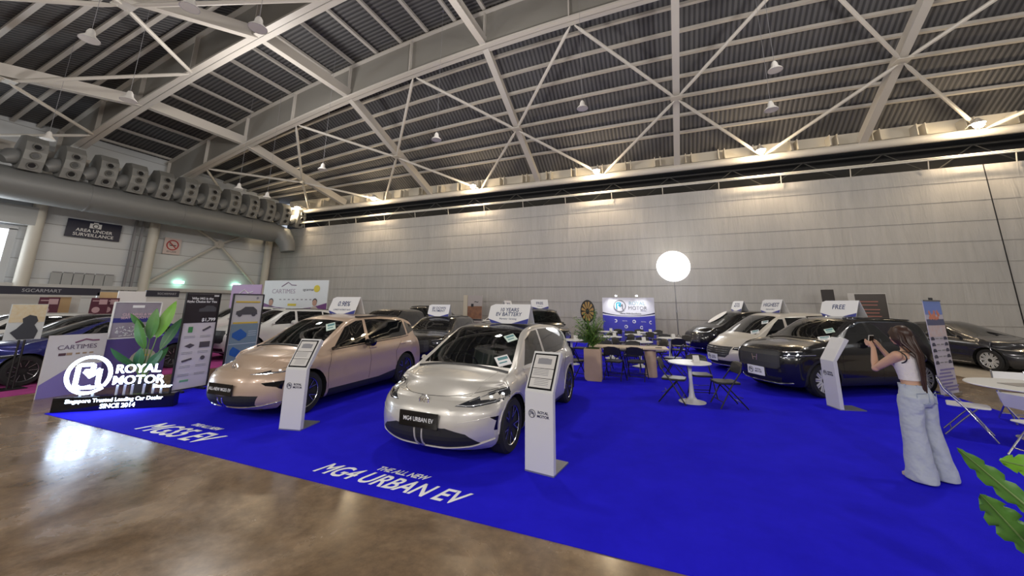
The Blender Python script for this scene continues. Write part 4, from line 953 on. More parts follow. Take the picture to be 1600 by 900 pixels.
# info kiosks
kface = mat('kiosk_white', (.66, .66, .66), .35)
def kiosk(loc, rz, label, poster=True, body=kface):
    t = thing('info_kiosk', label, 'kiosk', loc, rz, 'white info kiosks beside the cars')
    w_ = .36
    m_ = MB(); m_.box((0, .035, .435), (w_, .07, .85)); m_.build('column', body, t, bevel=.006)
    m_ = MB(); f = lambda u, v, s: (s, u, v)
    m_.prism([(0, .86), (.07, .86), (.335, 1.245), (.265, 1.285)], -w_/2, w_/2, f); m_.build('display_head', body, t, bevel=.006)
    MB().box((0, .22, .008), (w_, .44, .016)).build('base_plate', mat('kiosk_base', (.35, .36, .38), .3, .6), t)
    ang = math.atan2(.425, .265)
    if poster:
        p = MB(); p.box((0, 0, 0), (w_*.86, .44, .006)); p.mi = 1; p.box((0, 0, .004), (w_*.76, .40, .004)); p.mi = 0
        p.box((0, .03, .007), (w_*.76, .006, .002)); p.box((0, -.09, .007), (w_*.76, .006, .002))
        p.mi = 2; p.box((0, .12, .007), (w_*.5, .07, .002)); p.box((-.01, .135, .008), (w_*.28, .05, .002))
        for k in range(4): p.box((-.02, .01-.02*k, .007), (w_*.55, .006, .002)); p.box((.01, -.11-.02*k, .007), (w_*.5, .005, .002))
        o = p.build('poster', [blackg, mat('poster_paper', (.62, .60, .58), .4), grey], t, loc=(0, .128, 1.074)); o.rotation_euler = (ang, 0, 0)
    logo(t, -.085, -.004, .62, .045, INK, INK, (pi/2, 0, 0)); text('ROYAL\nMOTOR', .042, INK, t, (.055, -.004, .62), (pi/2, 0, 0), off=.012, ext=.001)
    return t
kiosk((-1.42, 4.39, .008), R(-8), 'white info kiosk with framed spec sheet, right of the silver hatchback')
kiosk((-5.28, 4.32, .008), R(12), 'white info kiosk with framed spec sheet, in front of the beige SUV')
kiosk((2.84, 9.22, .008), R(-75), 'white info kiosk with blank slanted head, in front of the black boxy SUV', False)
# lit stand sign
glow = mat('sign_glow', (1, 1, 1), .4, emis=(.60, .76, 1), est=8); sideb = mat('sign_return', (.02, .05, .35), .3, emis=(.03, .12, .9), est=.8)
t = thing('stand_sign', 'glowing white letters and ring logo on a black plinth at the carpet corner', 'sign', (-9.08, 3.93, .008), R(37.8))
MB().box((0, 0, .115), (1.72, .16, .23)).build('plinth', blackg, t, bevel=.006)
fr = (pi/2, 0, 0)
o = logo(t, -.47, -.02, .585, .325, glow, glow, fr, 'ring_logo'); o.scale = (1, 1, 5)
text('ROYAL', .205, glow, t, (.225, -.03, .66), fr, off=.002, ext=.015, sx=1.02); text('MOTOR', .205, glow, t, (.255, -.03, .47), fr, off=.002, ext=.015, sx=1.02); text('Grandeur', .07, glow, t, (.62, -.03, .35), fr, off=.02, shear=.3, ext=.01)
text('Grandeur', .08, glow, o, (-.02, -.20, .01), (0, 0, 0), off=.02, shear=.3, ext=.01)
text('Singapore Trusted Leading Car Dealer', .088, glow, t, (.0, -.083, .165), fr, off=.004, ext=.004); text('SINCE 2014', .10, glow, t, (.05, -.083, .065), fr, off=.008, ext=.004)
for x in (-.05, .06, .17, .34, .48, .6): MB().box((x, 0, .31), (.03, .02, .17)).build('letter_post', mat('acrylic', (.45, .47, .55), .2), t)
for x in (-.55, -.38): MB().box((x, 0, .25), (.03, .02, .1)).build('letter_post', mat('acrylic', (0,)*3), t)
# floor lettering
def floor_text(body, size, loc, label, rz=0, shear=.35, off=.004, sx=1, sy=1.3):
    t = text(body, size, mat('floor_vinyl', (.92, .92, .92), .5), None, (loc[0], loc[1], .012), (0, 0, rz), 'floor_lettering', shear=shear, off=0, bold=.018, ext=.002, sx=sx, sy=sy)
    return tag(t, label, 'lettering')
floor_text('MG4 URBAN EV', .265, (-2.88, 3.57), 'large white floor lettering on the carpet edge in front of the silver hatchback')
floor_text('THE ALL NEW', .105, (-2.84, 3.81), 'small white floor lettering just above the large words before the silver hatchback')
floor_text('MGS5 EV', .37, (-6.68, 3.61), 'large white floor lettering near the left carpet corner, before the beige SUV', sx=1.05)
floor_text('THE ALL NEW', .10, (-6.55, 3.93), 'small white floor lettering just above the large words before the beige SUV')
# folding chairs: local +x is the way the sitter faces
def folding_chair(name, label, cat, fm, sm, bm_, slim=False):
    t = thing(name, label, cat)
    for sg in (1, -1):
        m_ = MB(); m_.tube([(-.24, sg*.19, .80), (-.20, sg*.21, .66), (-.02, sg*.225, .42), (.22, sg*.235, .012)], .0125, 8); m_.build('front_leg', fm, t, smooth=True)
        m_ = MB(); m_.tube([(.10, sg*.20, .43), (-.05, sg*.205, .27), (-.27, sg*.21, .012)], .0115, 8); m_.build('rear_leg', fm, t, smooth=True)
    m_ = MB(); m_.tube([(.16, -.23, .12), (.16, .23, .12)], .008, 8); m_.tube([(-.20, -.205, .10), (-.20, .205, .10)], .008, 8); m_.tube([(-.20, -.205, .20), (-.14, .0, .2), (-.20, .205, .2)], .006, 6) if not slim else None; m_.build('crossbars', fm, t, smooth=True)
    m_ = MB(); m_.prism([(-.20, -.17), (-.20, .17), (-.17, .19), (.14, .205), (.22, .17), (.235, .10), (.235, -.10), (.22, -.17), (.14, -.205), (-.17, -.19)], .425, .448 if slim else .465, lambda u, v, s: (u, v, s)); m_.build('seat', sm, t, bevel=.012)
    pts = [(-.195, -.21, .63), (-.195, .21, .63)]
    m_ = MB(); poly = [(-.19, .61), (.19, .61), (.205, .68), (.20, .76), (.17, .80), (.08, .825), (-.08, .825), (-.17, .80), (-.20, .76), (-.205, .68)] if not slim else [(-.20, .60), (.20, .60), (.20, .78), (-.20, .78)]
    dpt = .03 if not slim else .012
    m_.prism(poly, 0, dpt, lambda u, v, s: (-.205-(v-.62)*.28-.03*(1-(u/.2)**2)+s, u, v)); m_.build('backrest', bm_, t, bevel=.01 if not slim else .003)
    if slim:
        m2 = MB()
        for k in range(9): m2.box((-.222-.02, -.12+.03*k, .69), (.03, .014, .05))
        m2.build('handle_slots', mat('slot_grey', (.3, .3, .3), .5), t) if False else None
    return t
blkf = mat('chair_frame_black', (.015, .015, .016), .3, .3); vinyl = mat('chair_vinyl', (.018, .018, .02), .38)
CH = folding_chair('folding_chair', 'x', 'chair', blkf, vinyl, vinyl); CH['group'] = 'black folding chairs on the blue carpet'
used = [False]
def chair(x, y, deg, label):
    global CH
    if not used[0]:
        used[0] = True; CH.location = (x, y, .008); CH.rotation_euler = (0, 0, R(deg)); CH['label'] = label; return CH
    return dup(CH, (x, y, .008), R(deg), label)
chair(.08, 8.48, -8, 'black folding chair left of the front round table, seen from its side')
chair(.62, 9.15, -80, 'black folding chair behind the front round table')
chair(1.0, 8.5, 195, 'black folding chair right of the front round table, facing left')
chair(-1.28, 10.35, 82, 'left of two black chairs with backs to us at the wooden bar table')
chair(-.74, 10.5, 84, 'right of two black chairs with backs to us at the wooden bar table')
chair(-2.25, 9.95, 60, 'black folding chair at the left end of the wooden bar table behind the silver hatchback')
chair(-.95, 11.75, -95, 'black folding chair on the far side of the wooden bar table, right one')
chair(-1.75, 11.65, -95, 'black folding chair on the far side of the wooden bar table behind the palm')
chair(.16, 11.6, 170, 'black folding chair at the right end of the wooden bar table')
# round tulip tables
tw = mat('table_white', (.72, .72, .70), .3)
TB = thing('round_table', 'x', 'table', (0, 0, 0), 0, 'white round pedestal tables')
m_ = MB(); m_.lathe([(.02, .725), (.37, .728), (.40, .738), (.402, .748), (.395, .755), (.02, .755)], n=40); m_.build('table_top', tw, TB, smooth=30)
m_ = MB(); m_.lathe([(.25, .004), (.25, .012), (.20, .022), (.10, .05), (.06, .10), (.045, .2), (.035, .4), (.035, .6), (.05, .70), (.07, .726)], n=28); m_.build('pedestal', tw, TB, smooth=50)
def table(x, y, label, first=False):
    if first: TB.location = (x, y, .008); TB['label'] = label; r = TB
    else: r = dup(TB, (x, y, .008), 0, label)
    return r
boxm = mat('holder_clear', (.72, .70, .68), .3)
def holder(x, y, label):
    t = thing('card_holder', label, 'card holder', (x, y, .764), R(20), 'card holders on the round tables')
    m_ = MB(); m_.box((0, 0, .004), (.14, .12, .008)); m_.build('base', boxm, t)
    m_ = MB(); m_.prism([(-.06, .008), (-.05, .008), (-.01, .13), (-.02, .13)], -.06, .06, lambda u, v, s: (s, u, v)); m_.prism([(.05, .008), (.06, .008), (.02, .10), (.01, .10)], -.05, .05, lambda u, v, s: (s+.01, u, v)); m_.build('cards', boxm, t)
    return t
TBS = [(.40, 8.60, 'nearest round white table, with three black chairs around it'), (-.78, 12.7, 'round white table just behind the wooden bar table'), (-1.85, 14.2, 'round white table right of the palm, second row'), (.11, 14.6, 'round white table in front of the rear black people carrier'),
       (-1.1, 15.6, 'round white table in the middle in front of the backdrop'), (-.72, 17.0, 'round white table close to the backdrop, right of centre'), (-2.3, 16.8, 'round white table behind the palm, close to the backdrop'), (-2.85, 12.3, 'round white table between the silver hatchback and the palm'), (-3.1, 10.9, 'round white table just behind the silver hatchback')]
SEC = [('left', 150), ('right', 25), ('far side', 80)]
for i, (x, y, lab) in enumerate(TBS):
    table(x, y, lab, i == 0); holder(x+.12, y+.05, 'small pale card holder on the '+lab.split(',')[0].replace('round white table', 'table'))
    if 0 < i < 8:
        for nm, a in SEC:
            if i == 7 and nm != 'right': continue
            aa = R(a+i*7); chair(x+.62*cos(aa), y+.62*sin(aa), math.degrees(aa)+180, 'black folding chair, %s, at the %s' % (nm, lab.split(', ')[0].replace('round white table', 'table')))
chair(.35, 13.8, 95, 'black folding chair with pale papers on it before the rear black people carrier')
# wooden bar table with planter end
t = thing('bar_table', 'long pale wooden table with round right leg, beside the palm planter', 'table', (-1.1, 11.0, .008), R(8))
m_ = MB(); m_.box((.1, 0, .735), (2.05, .62, .05)); m_.build('table_top', mat('oak_top', (.62, .50, .36), .4), t, bevel=.015)
m_ = MB(); m_.lathe([(.145, 0), (.15, .02), (.15, .70), (.145, .71)], (.68, -.02, 0), 28); m_.build('round_leg', wood, t, smooth=40)
m_ = MB(); m_.box((-.72, .05, .355), (.10, .5, .71)); m_.build('end_panel', wood, t, bevel=.02)
t = thing('planter', 'tall pale oak planter box with rounded corners holding the palm', 'planter', (-1.77, 10.02, .008), R(4))
pl = [(-.21, .10), (-.19, .04), (-.13, .0), (.21, 0), (.21, .72), (.18, .77), (-.21, .77)]
m_ = MB(); m_.prism(pl, -.2, .2, lambda u, v, s: (u, s, v)); m_.build('box', wood, t, bevel=.008); m_ = MB(); m_.lathe([(.17, 0), (.18, .015), (.05, .03)], (0, 0, .765), 20); m_.build('soil', mat('moss', (.06, .10, .02), .9), t)
# phone on the bar table
t = tag(MB().box((-.2, 10.95, .774), (.16, .08, .012)).build('phone', blackg, bevel=.003), 'black phone lying at the right end of the wooden bar table', 'phone')
# backdrop: curved pop-up display
t = thing('backdrop', 'curved white and blue backdrop with ring logo against the rear wall', 'backdrop', (-1.68, 19.8, .008), 0)
def curved(z0f, z1f, mt, nm, dy=0):
    n = 24; m_ = MB(); vs = []
    for k in range(n+1):
        u = -1+2*k/n; x = u*1.25; y = .32*(1-u*u)-.32*0+dy
        for q in (0, .04): vs += [(x, y+q, z0f(u)), (x, y+q, z1f(u))]
    fs = []
    for k in range(n):
        a = 4*k; b_ = a+4; fs += [(a, a+1, b_+1, b_), (a+2, b_+2, b_+3, a+3), (a+1, a+3, b_+3, b_+1), (a, b_, b_+2, a+2)]
    fs += [(0, 2, 3, 1), (4*n, 4*n+1, 4*n+3, 4*n+2)]
    m_.add(vs, fs); return m_.build(nm, mt, t, smooth=30)
bw = mat('backdrop_white', (.80, .80, .84), .45); bb = mat('backdrop_blue', (.05, .05, .42), .45)
curved(lambda u: .0, lambda u: 1.28+.10*u*u, bb, 'blue_panel'); curved(lambda u: 1.28+.10*u*u, lambda u: 2.24, bw, 'white_panel')
curved(lambda u: 1.32+.13*u*u, lambda u: 1.335+.18*u*u, mat('band_navy', (.01, .01, .06), .4), 'swoosh', -.006)
cy_ = lambda x: .32*(1-(x/1.25)**2)
bend(logo(t, -.42, .27, 1.82, .30, mat('logo_grey', (.22, .22, .25), .5), CY, fr), cy_)
bend(text('ROYAL', .25, mat('logo_teal', (.25, .42, .5), .5), t, (.42, .27, 1.95), fr, ext=.002), cy_); bend(text('MOTOR', .25, mat('logo_grey', (.2,)*3), t, (.44, .27, 1.72), fr, ext=.002), cy_); bend(text('Grandeur', .07, grey, t, (.72, .25, 1.60), fr, shear=.3), cy_); bend(text('Move With Excellence', .11, darkink, t, (.1, .30, 1.45), fr), cy_)
for k, (x, z) in enumerate(((-.65, 1.08), (.25, 1.06), (1.05, 1.04), (-.15, .80), (-.75, .55), (.6, .78))):
    y = .32*(1-(x/1.25)**2)-.012; m_ = MB(); m_.tube([(x, y, z), (x, y+.008, z)], .085, 20); m_.mi = 1; m_.tube([(x-.012, y-.004, z), (x-.012, y, z)], .045, 14); m_.build('round_mark', [bw, bb], t)
    if k in (0, 1, 4): bend(text('ROYAL', .075, bw, t, (x+.45, .32*(1-((x+.45)/1.25)**2)-.01, z), fr), cy_)
for sx_ in (-.55, .45):
    m_ = MB(); m_.tube([(sx_, .25, 2.24), (sx_, .0, 2.34)], .012, 6); m_.box((sx_, -.03, 2.33), (.12, .07, .05)); m_.build('clip_lamp', grey, t)
    lamp('SPOT', (-1.68+sx_, 19.8-.10, 2.36), 45, (1, 1, 1), .04, target=(-1.68+sx_, 20.08, 1.5), spot=130, blend=1)
# prize wheel
t = thing('prize_wheel', 'round gold and black prize wheel on a stand behind the palm', 'prize wheel', (-3.1, 16.6, .008), R(-10)); t.scale = (.66, .66, .98)
m_ = MB(); m_.lathe([(.02, .02), (.46, .02), (.5, .01), (.5, -.01), (.46, -.02), (.02, -.02)], (0, 0, 1.62), 36, 'Y'); m_.build('rim', black, t, smooth=30)
m_ = MB()
for k in range(12):
    if k % 1 == 0:
        a0, a1 = 2*pi*k/12+.10, 2*pi*(k+1)/12-.10; m_.prism([(.13*cos(a0), .13*sin(a0)), (.41*cos(a0), .41*sin(a0)), (.43*cos((a0+a1)/2), .43*sin((a0+a1)/2)), (.41*cos(a1), .41*sin(a1)), (.13*cos(a1), .13*sin(a1))], -.032, -.022, lambda u, v, s: (u, s, 1.62+v))
m_.build('segments', mat('gold', (.45, .27, .08), .4), t); m_ = MB(); m_.tube([(0, .03, 0), (0, .03, 1.62)], .03, 8); m_.box((0, .03, .015), (.5, .4, .03)); m_.build('stand', black, t)
# balloon light
t = thing('balloon_light', 'large glowing white balloon lamp on a slim pole by the back wall', 'lamp', (.58, 20.6, 0), 0)
m_ = MB(); n = 24; m_.lathe([(max(.02, .80*cos(R(-90+180*k/n))), 3.84+.78*sin(R(-90+180*k/n))) for k in range(n+1)], n=36); m_.build('balloon', mat('balloon_glow', (1, 1, 1), .5, emis=(1, 1, 1), est=1.3), t, smooth=60)
m_ = MB(); m_.tube([(0, 0, .02), (0, 0, 1.6), (0, 0, 3.07)], [.035, .03, .02], 10); m_.box((0, 0, 1.6), (.09, .09, .12)); m_.build('pole', mat('pole_grey', (.3, .3, .31), .35, .7), t, smooth=40)
m_ = MB()
for a in (30, 150, 270): m_.tube([(0, 0, .5), (.5*cos(R(a)), .35*sin(R(a)), .02)], .018, 6)
m_.build('tripod', mat('pole_grey', (0, 0, 0)), t)
logo(t, .24, -.72, 4.10, .13, mat('logo_grey', (0,)*3), mat('logo_grey', (0,)*3), (pi/2-.3, 0, .28)); text('ROYAL\nMOTOR', .10, mat('logo_pale', (.55, .55, .57), .5), t, (.50, -.62, 4.10), (pi/2-.25, 0, .6))
lamp('POINT', (.58, 19.6, 3.8), 70, (1, 1, 1), .5)
# banners, easels, speaker by the wall
t = thing('pull_up_banner', 'slim pull-up banner with sky, seafood picture and car grid, right of the person', 'banner', (5.6, 11.42, .008), R(45))
bnr = MB(); bnr.box((0, 0, 1.02), (.80, .01, 1.98)); bnr.build('print', mat('banner_lilac', (.50, .46, .58), .45, noise=(9, (.58, .55, .64))), t)
m_ = MB(); m_.box((0, -.007, 1.86), (.79, .003, .29)); m_.build('sky_print', mat('banner_sky', (.18, .26, .62), .45), t)
m_ = MB(); m_.box((0, -.008, 1.36), (.79, .003, .24)); m_.build('lower_header', mat('banner_peach', (.60, .38, .32), .45, noise=(9, (.58, .6, .7))), t)
m_ = MB()
for k in range(26): m_.lathe([(.01, 0), (.05, .004), (.01, .008)], (random.uniform(-.22, .22), -.012, 1.68+random.uniform(-.07, .09)), 8, 'Y')
m_.build('food_print', mat('banner_red', (.62, .22, .14), .5), t)
m_ = MB(); m_.box((0, -.009, 1.55), (.79, .003, .13)); m_.build('horizon_print', mat('banner_dark', (.10, .11, .2), .5), t)
m_ = MB()
for r_ in range(5):
    for c in (-.30, .28):
        z = 1.2-.125*r_; m_.prism([(c-.07, z-.03), (c-.07, z+.01), (c-.03, z+.04), (c+.04, z+.04), (c+.08, z), (c+.08, z-.03)], -.012, -.008, lambda u, v, s: (u, s, v))
m_.build('car_pictures', mat('banner_car', (.05, .05, .09), .5), t)
m_ = MB()
for r_ in range(5):
    for c in (-.1, .1): m_.box((c, -.009, 1.2-.125*r_), (.14, .003, .022))
m_.build('price_lines', grey, t)
m_ = MB()
for k in range(7): m_.box((random.uniform(-.1, .1), -.009, .55-.07*k), (random.uniform(.4, .75), .003, .035))
m_.build('purple_waves', mat('banner_violet', (.22, .19, .42), .5), t)
MB().box((0, .02, .04), (.84, .14, .07)).build('base_cassette', chrome, t, bevel=.01); MB().box((0, 0, 2.02), (.82, .03, .03)).build('top_bar', chrome, t); m_ = MB(); m_.box((0, -.0, 2.06), (.06, .05, .05)); m_.build('clip', black, t)
t = thing('easel_poster', 'pale-framed poster of an orange-brown landscape, on the floor by the rear wall', 'poster', (-10.7, 20.5, .008), R(6))
MB().box((0, .1, 1.2), (.95, .04, 2.36)).build('board', mat('poster_mauve', (.46, .42, .42), .5), t); MB().box((-.62, .1, 1.2), (.26, .06, 2.38)).build('side_panel', mat('cream', (.62, .56, .45), .5), t)
MB().box((0, .075, 1.35), (.93, .004, .75)).build('orange_print', mat('poster_orange', (.42, .20, .10), .5, noise=(7, (.10, .05, .05))), t); MB().box((0, .074, .92), (.93, .004, .08)).build('dark_strip', darkink, t); text('~', .5, darkink, t, (.1, .07, 2.0), fr)
MB().box((-.16, .072, 1.78), (.16, .004, .18)).build('dark_shape', darkink, t)
t = thing('display_board', 'dark brown display board with rows of red lettering in a white frame by the wall', 'board', (8.1, 20.6, .008), R(-6))
MB().box((0, .06, 1.24), (1.25, .04, 2.44)).build('frame', mat('board_white', (.6, .58, .55), .4), t); MB().box((.1, .035, 1.24), (1.0, .012, 2.36)).build('dark_panel', mat('board_brown', (.035, .022, .018), .3, noise=(3, (.06, .05, .04))), t)
m_ = MB()
for k, w_ in enumerate((.62, .55, .66, .58, .70)): m_.box((.02, .026, 2.1-.14*k-(.05 if k > 1 else 0)), (w_, .004, .035))
m_.build('red_lines', mat('board_red', (.45, .16, .12), .5), t)
t = thing('speaker_tower', 'tall dark loudspeaker standing on a pole behind the black boxy SUV', 'loudspeaker', (6.65, 20.3, 0), R(-15))
MB().box((0, 0, 2.3), (.42, .34, .62)).build('cabinet', mat('speaker_black', (.02, .014, .012), .5), t, bevel=.02); MB().tube([(0, 0, 0), (0, 0, 2.0)], .025, 8).build('pole', black, t)
m_ = MB(); [m_.tube([(0, 0, .5), (.4*cos(R(a)), .4*sin(R(a)), .02)], .015, 6) for a in (20, 140, 260)]; m_.build('tripod', black, t)
# far backdrop of the neighbouring stand
t = thing('backdrop', 'white and purple curved backdrop with two suited people behind the red car', 'backdrop', (-18.6, 14.6, .0), R(8))
MB().box((0, 0, 1.55), (4.2, .06, 3.0)).build('white_panel', mat('backdrop_pale', (.62, .66, .68), .5), t)
m_ = MB(); m_.prism([(-2.1, .2), (2.1, .2), (2.1, 1.85), (1.2, 1.62), (0, 1.52), (-1.2, 1.62), (-2.1, 1.85)], -.036, -.031, lambda u, v, s: (u, s, v)); m_.build('purple_print', mat('purple', (.13, .03, .16), .5), t)
text('CARTIMES', .34, mat('logo_mauve', (.3, .25, .33), .5), t, (-.75, -.035, 2.45), fr); text('sgcarmart', .2, darkink, t, (.9, -.035, 2.55), fr); text('SINGAPORE MOTORS', .2, mat('orange_ink', (.5, .15, .05), .5), t, (.1, -.04, 1.28), fr, off=.02)
m_ = MB(); m_.tube([(-.9, -.035, 2.72), (-.5, -.035, 2.95), (-.25, -.035, 2.8), (.05, -.035, 2.78)], .03, 6); m_.build('swoosh', mat('logo_mauve', (0,)*3), t)
m_ = MB(); m_.tube([(1.4, -.035, 2.6), (1.4, -.045, 2.6)], .19, 20); m_.build('yellow_disc', mat('yellow', (.6, .5, .03), .5), t); m_ = MB(); m_.box((-.1, -.036, 1.74), (.55, .006, .12)); m_.build('yellow_bar', mat('yellow', (0,)*3), t)
m_ = MB(); [m_.box((-.9+.28*k, -.035, 2.02), (.13, .004, .06)) for k in range(8)]; m_.build('partner_marks', grey, t)
for x, sk, su in ((-1.5, (.42, .25, .18), (.08, .07, .09)), (1.35, (.42, .25, .18), (.42, .36, .3))):
    m_ = MB(); m_.prism([(x-.32, .9), (x+.32, .9), (x+.30, 1.5), (x+.1, 1.66), (x-.1, 1.66), (x-.30, 1.5)], -.046, -.037, lambda u, v, s: (u, s, v)); m_.mi = 1; m_.lathe([(.01, -.052), (.14, -.046), (.14, -.04)], (x, 0, 1.85), 16, 'Y', 1, 1.2); m_.mi = 2; m_.lathe([(.01, -.045), (.15, -.042), (.15, -.037)], (x, 0, 1.92), 16, 'Y', 1, 1.1)
    m_.build('printed_person', [mat('suit%d' % (x > 0), su, .6), mat('skin_print', sk, .6), darkink], t)
t = thing('exhibition_panel', 'lilac panel with white swoosh left of the curved white and purple backdrop', 'panel', (-22.0, 14.2, 0), R(8))
MB().box((0, 0, 1.42), (2.1, .06, 2.84)).build('panel', mat('lilac', (.40, .26, .46), .5), t); m_ = MB(); m_.tube([(-.5, -.035, 2.3), (-.1, -.035, 2.55), (.2, -.035, 2.35), (.5, -.035, 2.45)], .03, 6); m_.build('swoosh', whitec, t); text('CARTIMES', .18, whitec, t, (-.4, -.035, 2.1), fr); MB().box((.4, -.034, .95), (1.3, .006, 1.5)).build('purple_print', mat('purple', (0,)*3), t)
# left boards and booth
fx_ = (pi/2, 0, pi/2)
def board(name, label, cat, x, y, z0, z1, w_, m_, rz=0, fm=None, th=.03):
    t = thing(name, label, cat, (x, y, 0), rz); MB().box((-th/2, 0, (z0+z1)/2), (th, w_, z1-z0)).build('board', m_, t)
    if fm:
        q = MB(); d = .02
        q.box((0, -w_/2, (z0+z1)/2), (th+.02, d, z1-z0)); q.box((0, w_/2, (z0+z1)/2), (th+.02, d, z1-z0)); q.box((0, 0, z1), (th+.02, w_, d)); q.box((0, 0, z0), (th+.02, w_, d)); q.build('frame', fm, t)
    return t
lav = mat('board_lavender', (.52, .48, .50), .5)
t = board('poster_board', 'tall black-headed poster with green battery icon and price, left of the beige SUV', 'board', -9.55, 5.26, .05, 2.05, .66, lav, 0, black)
MB().box((.002, 0, 1.72), (.008, .64, .62)).build('dark_header', mat('header_dark', (.02, .015, .02), .3), t)
text('Why MG is the\nRight Choice for You', .068, white, t, (.01, -.02, 1.90), fx_, off=.02, ext=.001); text('$1,799', .10, white, t, (.01, .16, 1.47), fx_, off=.02, ext=.001)
m_ = MB(); carp = [(-.14, -.03), (-.14, .03), (-.06, .05), (.0, .10), (.12, .10), (.2, .05), (.2, -.03)]; m_.prism(carp, .008, .012, lambda u, v, s: (s, u+.08, 1.68+v)); m_.build('car_picture', mat('grey_car', (.07, .07, .08), .3), t)
m_ = MB(); m_.box((.010, .25, 2.0), (.004, .1, .035)); m_.build('small_label', mat('lab', (.5,)*3, .5), t)
m_ = MB(); m_.box((.01, -.16, 1.27), (.006, .08, .12)); m_.build('battery_icon', mat('icon_green', (.05, .22, .06), .5), t)
m_ = MB(); m_.bar((.01, .08, 1.24), (.01, .22, 1.32), .035, .02, (1, 0, 0)); m_.prism([(-.22, .93), (-.12, .88), (-.03, .94), (-.12, .98)], .006, .012, lambda u, v, s: (s, u, v)); m_.box((.01, .16, .94), (.006, .2, .12)); m_.bar((.01, -.22, .62), (.01, -.05, .66), .035, .02, (1, 0, 0)); m_.tube([(.008, .16, .66), (.014, .16, .66)], .045, 10); m_.build('icons', mat('icon_grey', (.07, .06, .07), .5), t)
m_ = MB()
for z in (1.13, 1.10, .80, .77, .52, .49, .35, .32): [m_.box((.004, c, z), (.004, .2, .01)) for c in (-.15, .15)]
m_.build('text_lines', grey, t); m_ = MB(); m_.box((.006, -.12, .22), (.006, .16, .04)); m_.build('green_tag', mat('icon_green2', (.15, .36, .2), .5), t)
for sg in (1, -1): MB().box((0, sg*.2, .025), (.4, .04, .05)).build('foot', black, t)
t = board('poster_board', 'tall framed poster with car cutaway and blue battery pictures, nearer the beige SUV', 'board', -9.75, 6.38, .05, 2.06, .74, mat('board_grey', (.50, .49, .48), .5), 0, black)
MB().box((.002, 0, .78), (.006, .66, 1.1)).build('blue_grey_print', mat('slate', (.16, .23, .28), .5), t)
m_ = MB(); [m_.box((.008, 0, z), (.006, .6, .035)) for z in (1.87, 1.36)]; m_.build('yellow_bars', mat('yellow2', (.6, .42, .05), .5), t)
m_ = MB(); m_.prism([(-.26, -.06), (-.26, .02), (-.16, .05), (-.06, .13), (.14, .13), (.24, .05), (.26, -.06)], .006, .010, lambda u, v, s: (s, u, 1.62+v)); [m_.tube([(.006, c, 1.56), (.014, c, 1.56)], .05, 12) for c in (-.17, .17)]; m_.build('car_picture', mat('grey_car', (0,)*3), t)
m_ = MB(); m_.prism([(-.28, 1.12), (-.10, 1.22), (.06, 1.10), (.06, 1.02), (-.10, .93), (-.28, 1.03)], .006, .010, lambda u, v, s: (s, u, v)); m_.prism([(-.28, .72), (-.22, .80), (.02, .66), (.02, .56), (-.05, .52), (-.28, .62)], .006, .010, lambda u, v, s: (s, u, v)); m_.build('battery_pictures', mat('battery_blue', (.02, .10, .35), .4), t)
m_ = MB(); [m_.box((.008, .2, z), (.004, .2, .012)) for z in (1.15, 1.10, 1.05, .75, .70, .65, .6)]; m_.box((.008, 0, .86), (.004, .66, .012)); m_.build('text_lines', mat('pale_line', (.5, .55, .6), .5), t); logo(t, .008, .22, 1.97, .03, INK, INK)
for sg in (1, -1): MB().box((0, sg*.25, .025), (.4, .04, .05)).build('foot', black, t)
# CarTimes counter panel, purple poster wall
t = board('exhibition_panel', 'pale mauve panel left of the lit sign with plum swoosh and small marks', 'panel', -11.3, 4.07, .0, 1.18, .85, mat('panel_mauve', (.50, .46, .46), .5))
text('CARTIMES', .125, mat('logo_dark', (.12, .08, .12), .5), t, (.008, .0, .93), fx_); m_ = MB(); m_.tube([(.008, -.05, 1.02), (.008, .1, 1.08), (.008, .2, 1.05), (.008, .3, 1.05)], .014, 6); m_.build('swoosh', mat('swoosh_plum', (.14, .03, .09), .5), t)
m_ = MB(); m_.box((.006, -.2, .80), (.006, .1, .05)); m_.mi = 1; m_.box((.006, -.1, .80), (.006, .08, .05)); [m_.box((.006, .02+.1*k, .80), (.004, .06, .03)) for k in range(3)]; m_.build('partner_marks', [mat('plum', (.06, .02, .03), .5), mat('tan', (.3, .2, .12), .5)], t)
m_ = MB(); m_.prism([(-.42, .0), (-.42, .25), (-.1, .5), (.42, .58), (.42, 0)], .002, .006, lambda u, v, s: (s, u, v)); m_.build('violet_print', mat('violet', (.16, .12, .34), .5), t)
t = board('exhibition_panel', 'deep violet panel wall behind the banana plant and lit sign', 'panel', -11.45, 5.1, .0, 1.02, 1.15, mat('violet_dark', (.09, .06, .22), .4))
m_ = MB(); m_.tube([(.005, .15, .5), (.012, .15, .5)], .26, 24); m_.mi = 1; m_.box((.016, .18, .62), (.006, .1, .04)); m_.build('photo_print', [mat('photo_tan', (.36, .34, .27), .5), mat('yellow2', (0,)*3)], t)
t = board('display_poster', 'purple cleaning service poster in a white frame above the violet panel', 'poster', -11.6, 5.05, 1.03, 1.84, .86, mat('poster_grey_mauve', (.36, .33, .38), .5, noise=(4, (.20, .16, .22))), 0, white)
text('CLEANING & W\nSEAT TOUCH UP', .075, mat('pinkink', (.62, .45, .52), .5), t, (.012, .0, 1.52), fx_, off=.025, ext=.001); MB().box((.006, .0, 1.74), (.006, .22, .06)).build('label_print', whitec, t); MB().box((.006, -.02, 1.43), (.006, .84, .10)).build('blue_band', mat('band_blue', (.03, .03, .2), .5), t)
m_ = MB()
for k in range(60): a = random.uniform(0, 6.28); c = (random.uniform(-.32, .35), random.uniform(1.08, 1.30)); m_.bar((.012, c[0]-.03*cos(a), c[1]-.015*sin(a)), (.012, c[0]+.03*cos(a), c[1]+.015*sin(a)), .012, .006, (1, 0, 0))
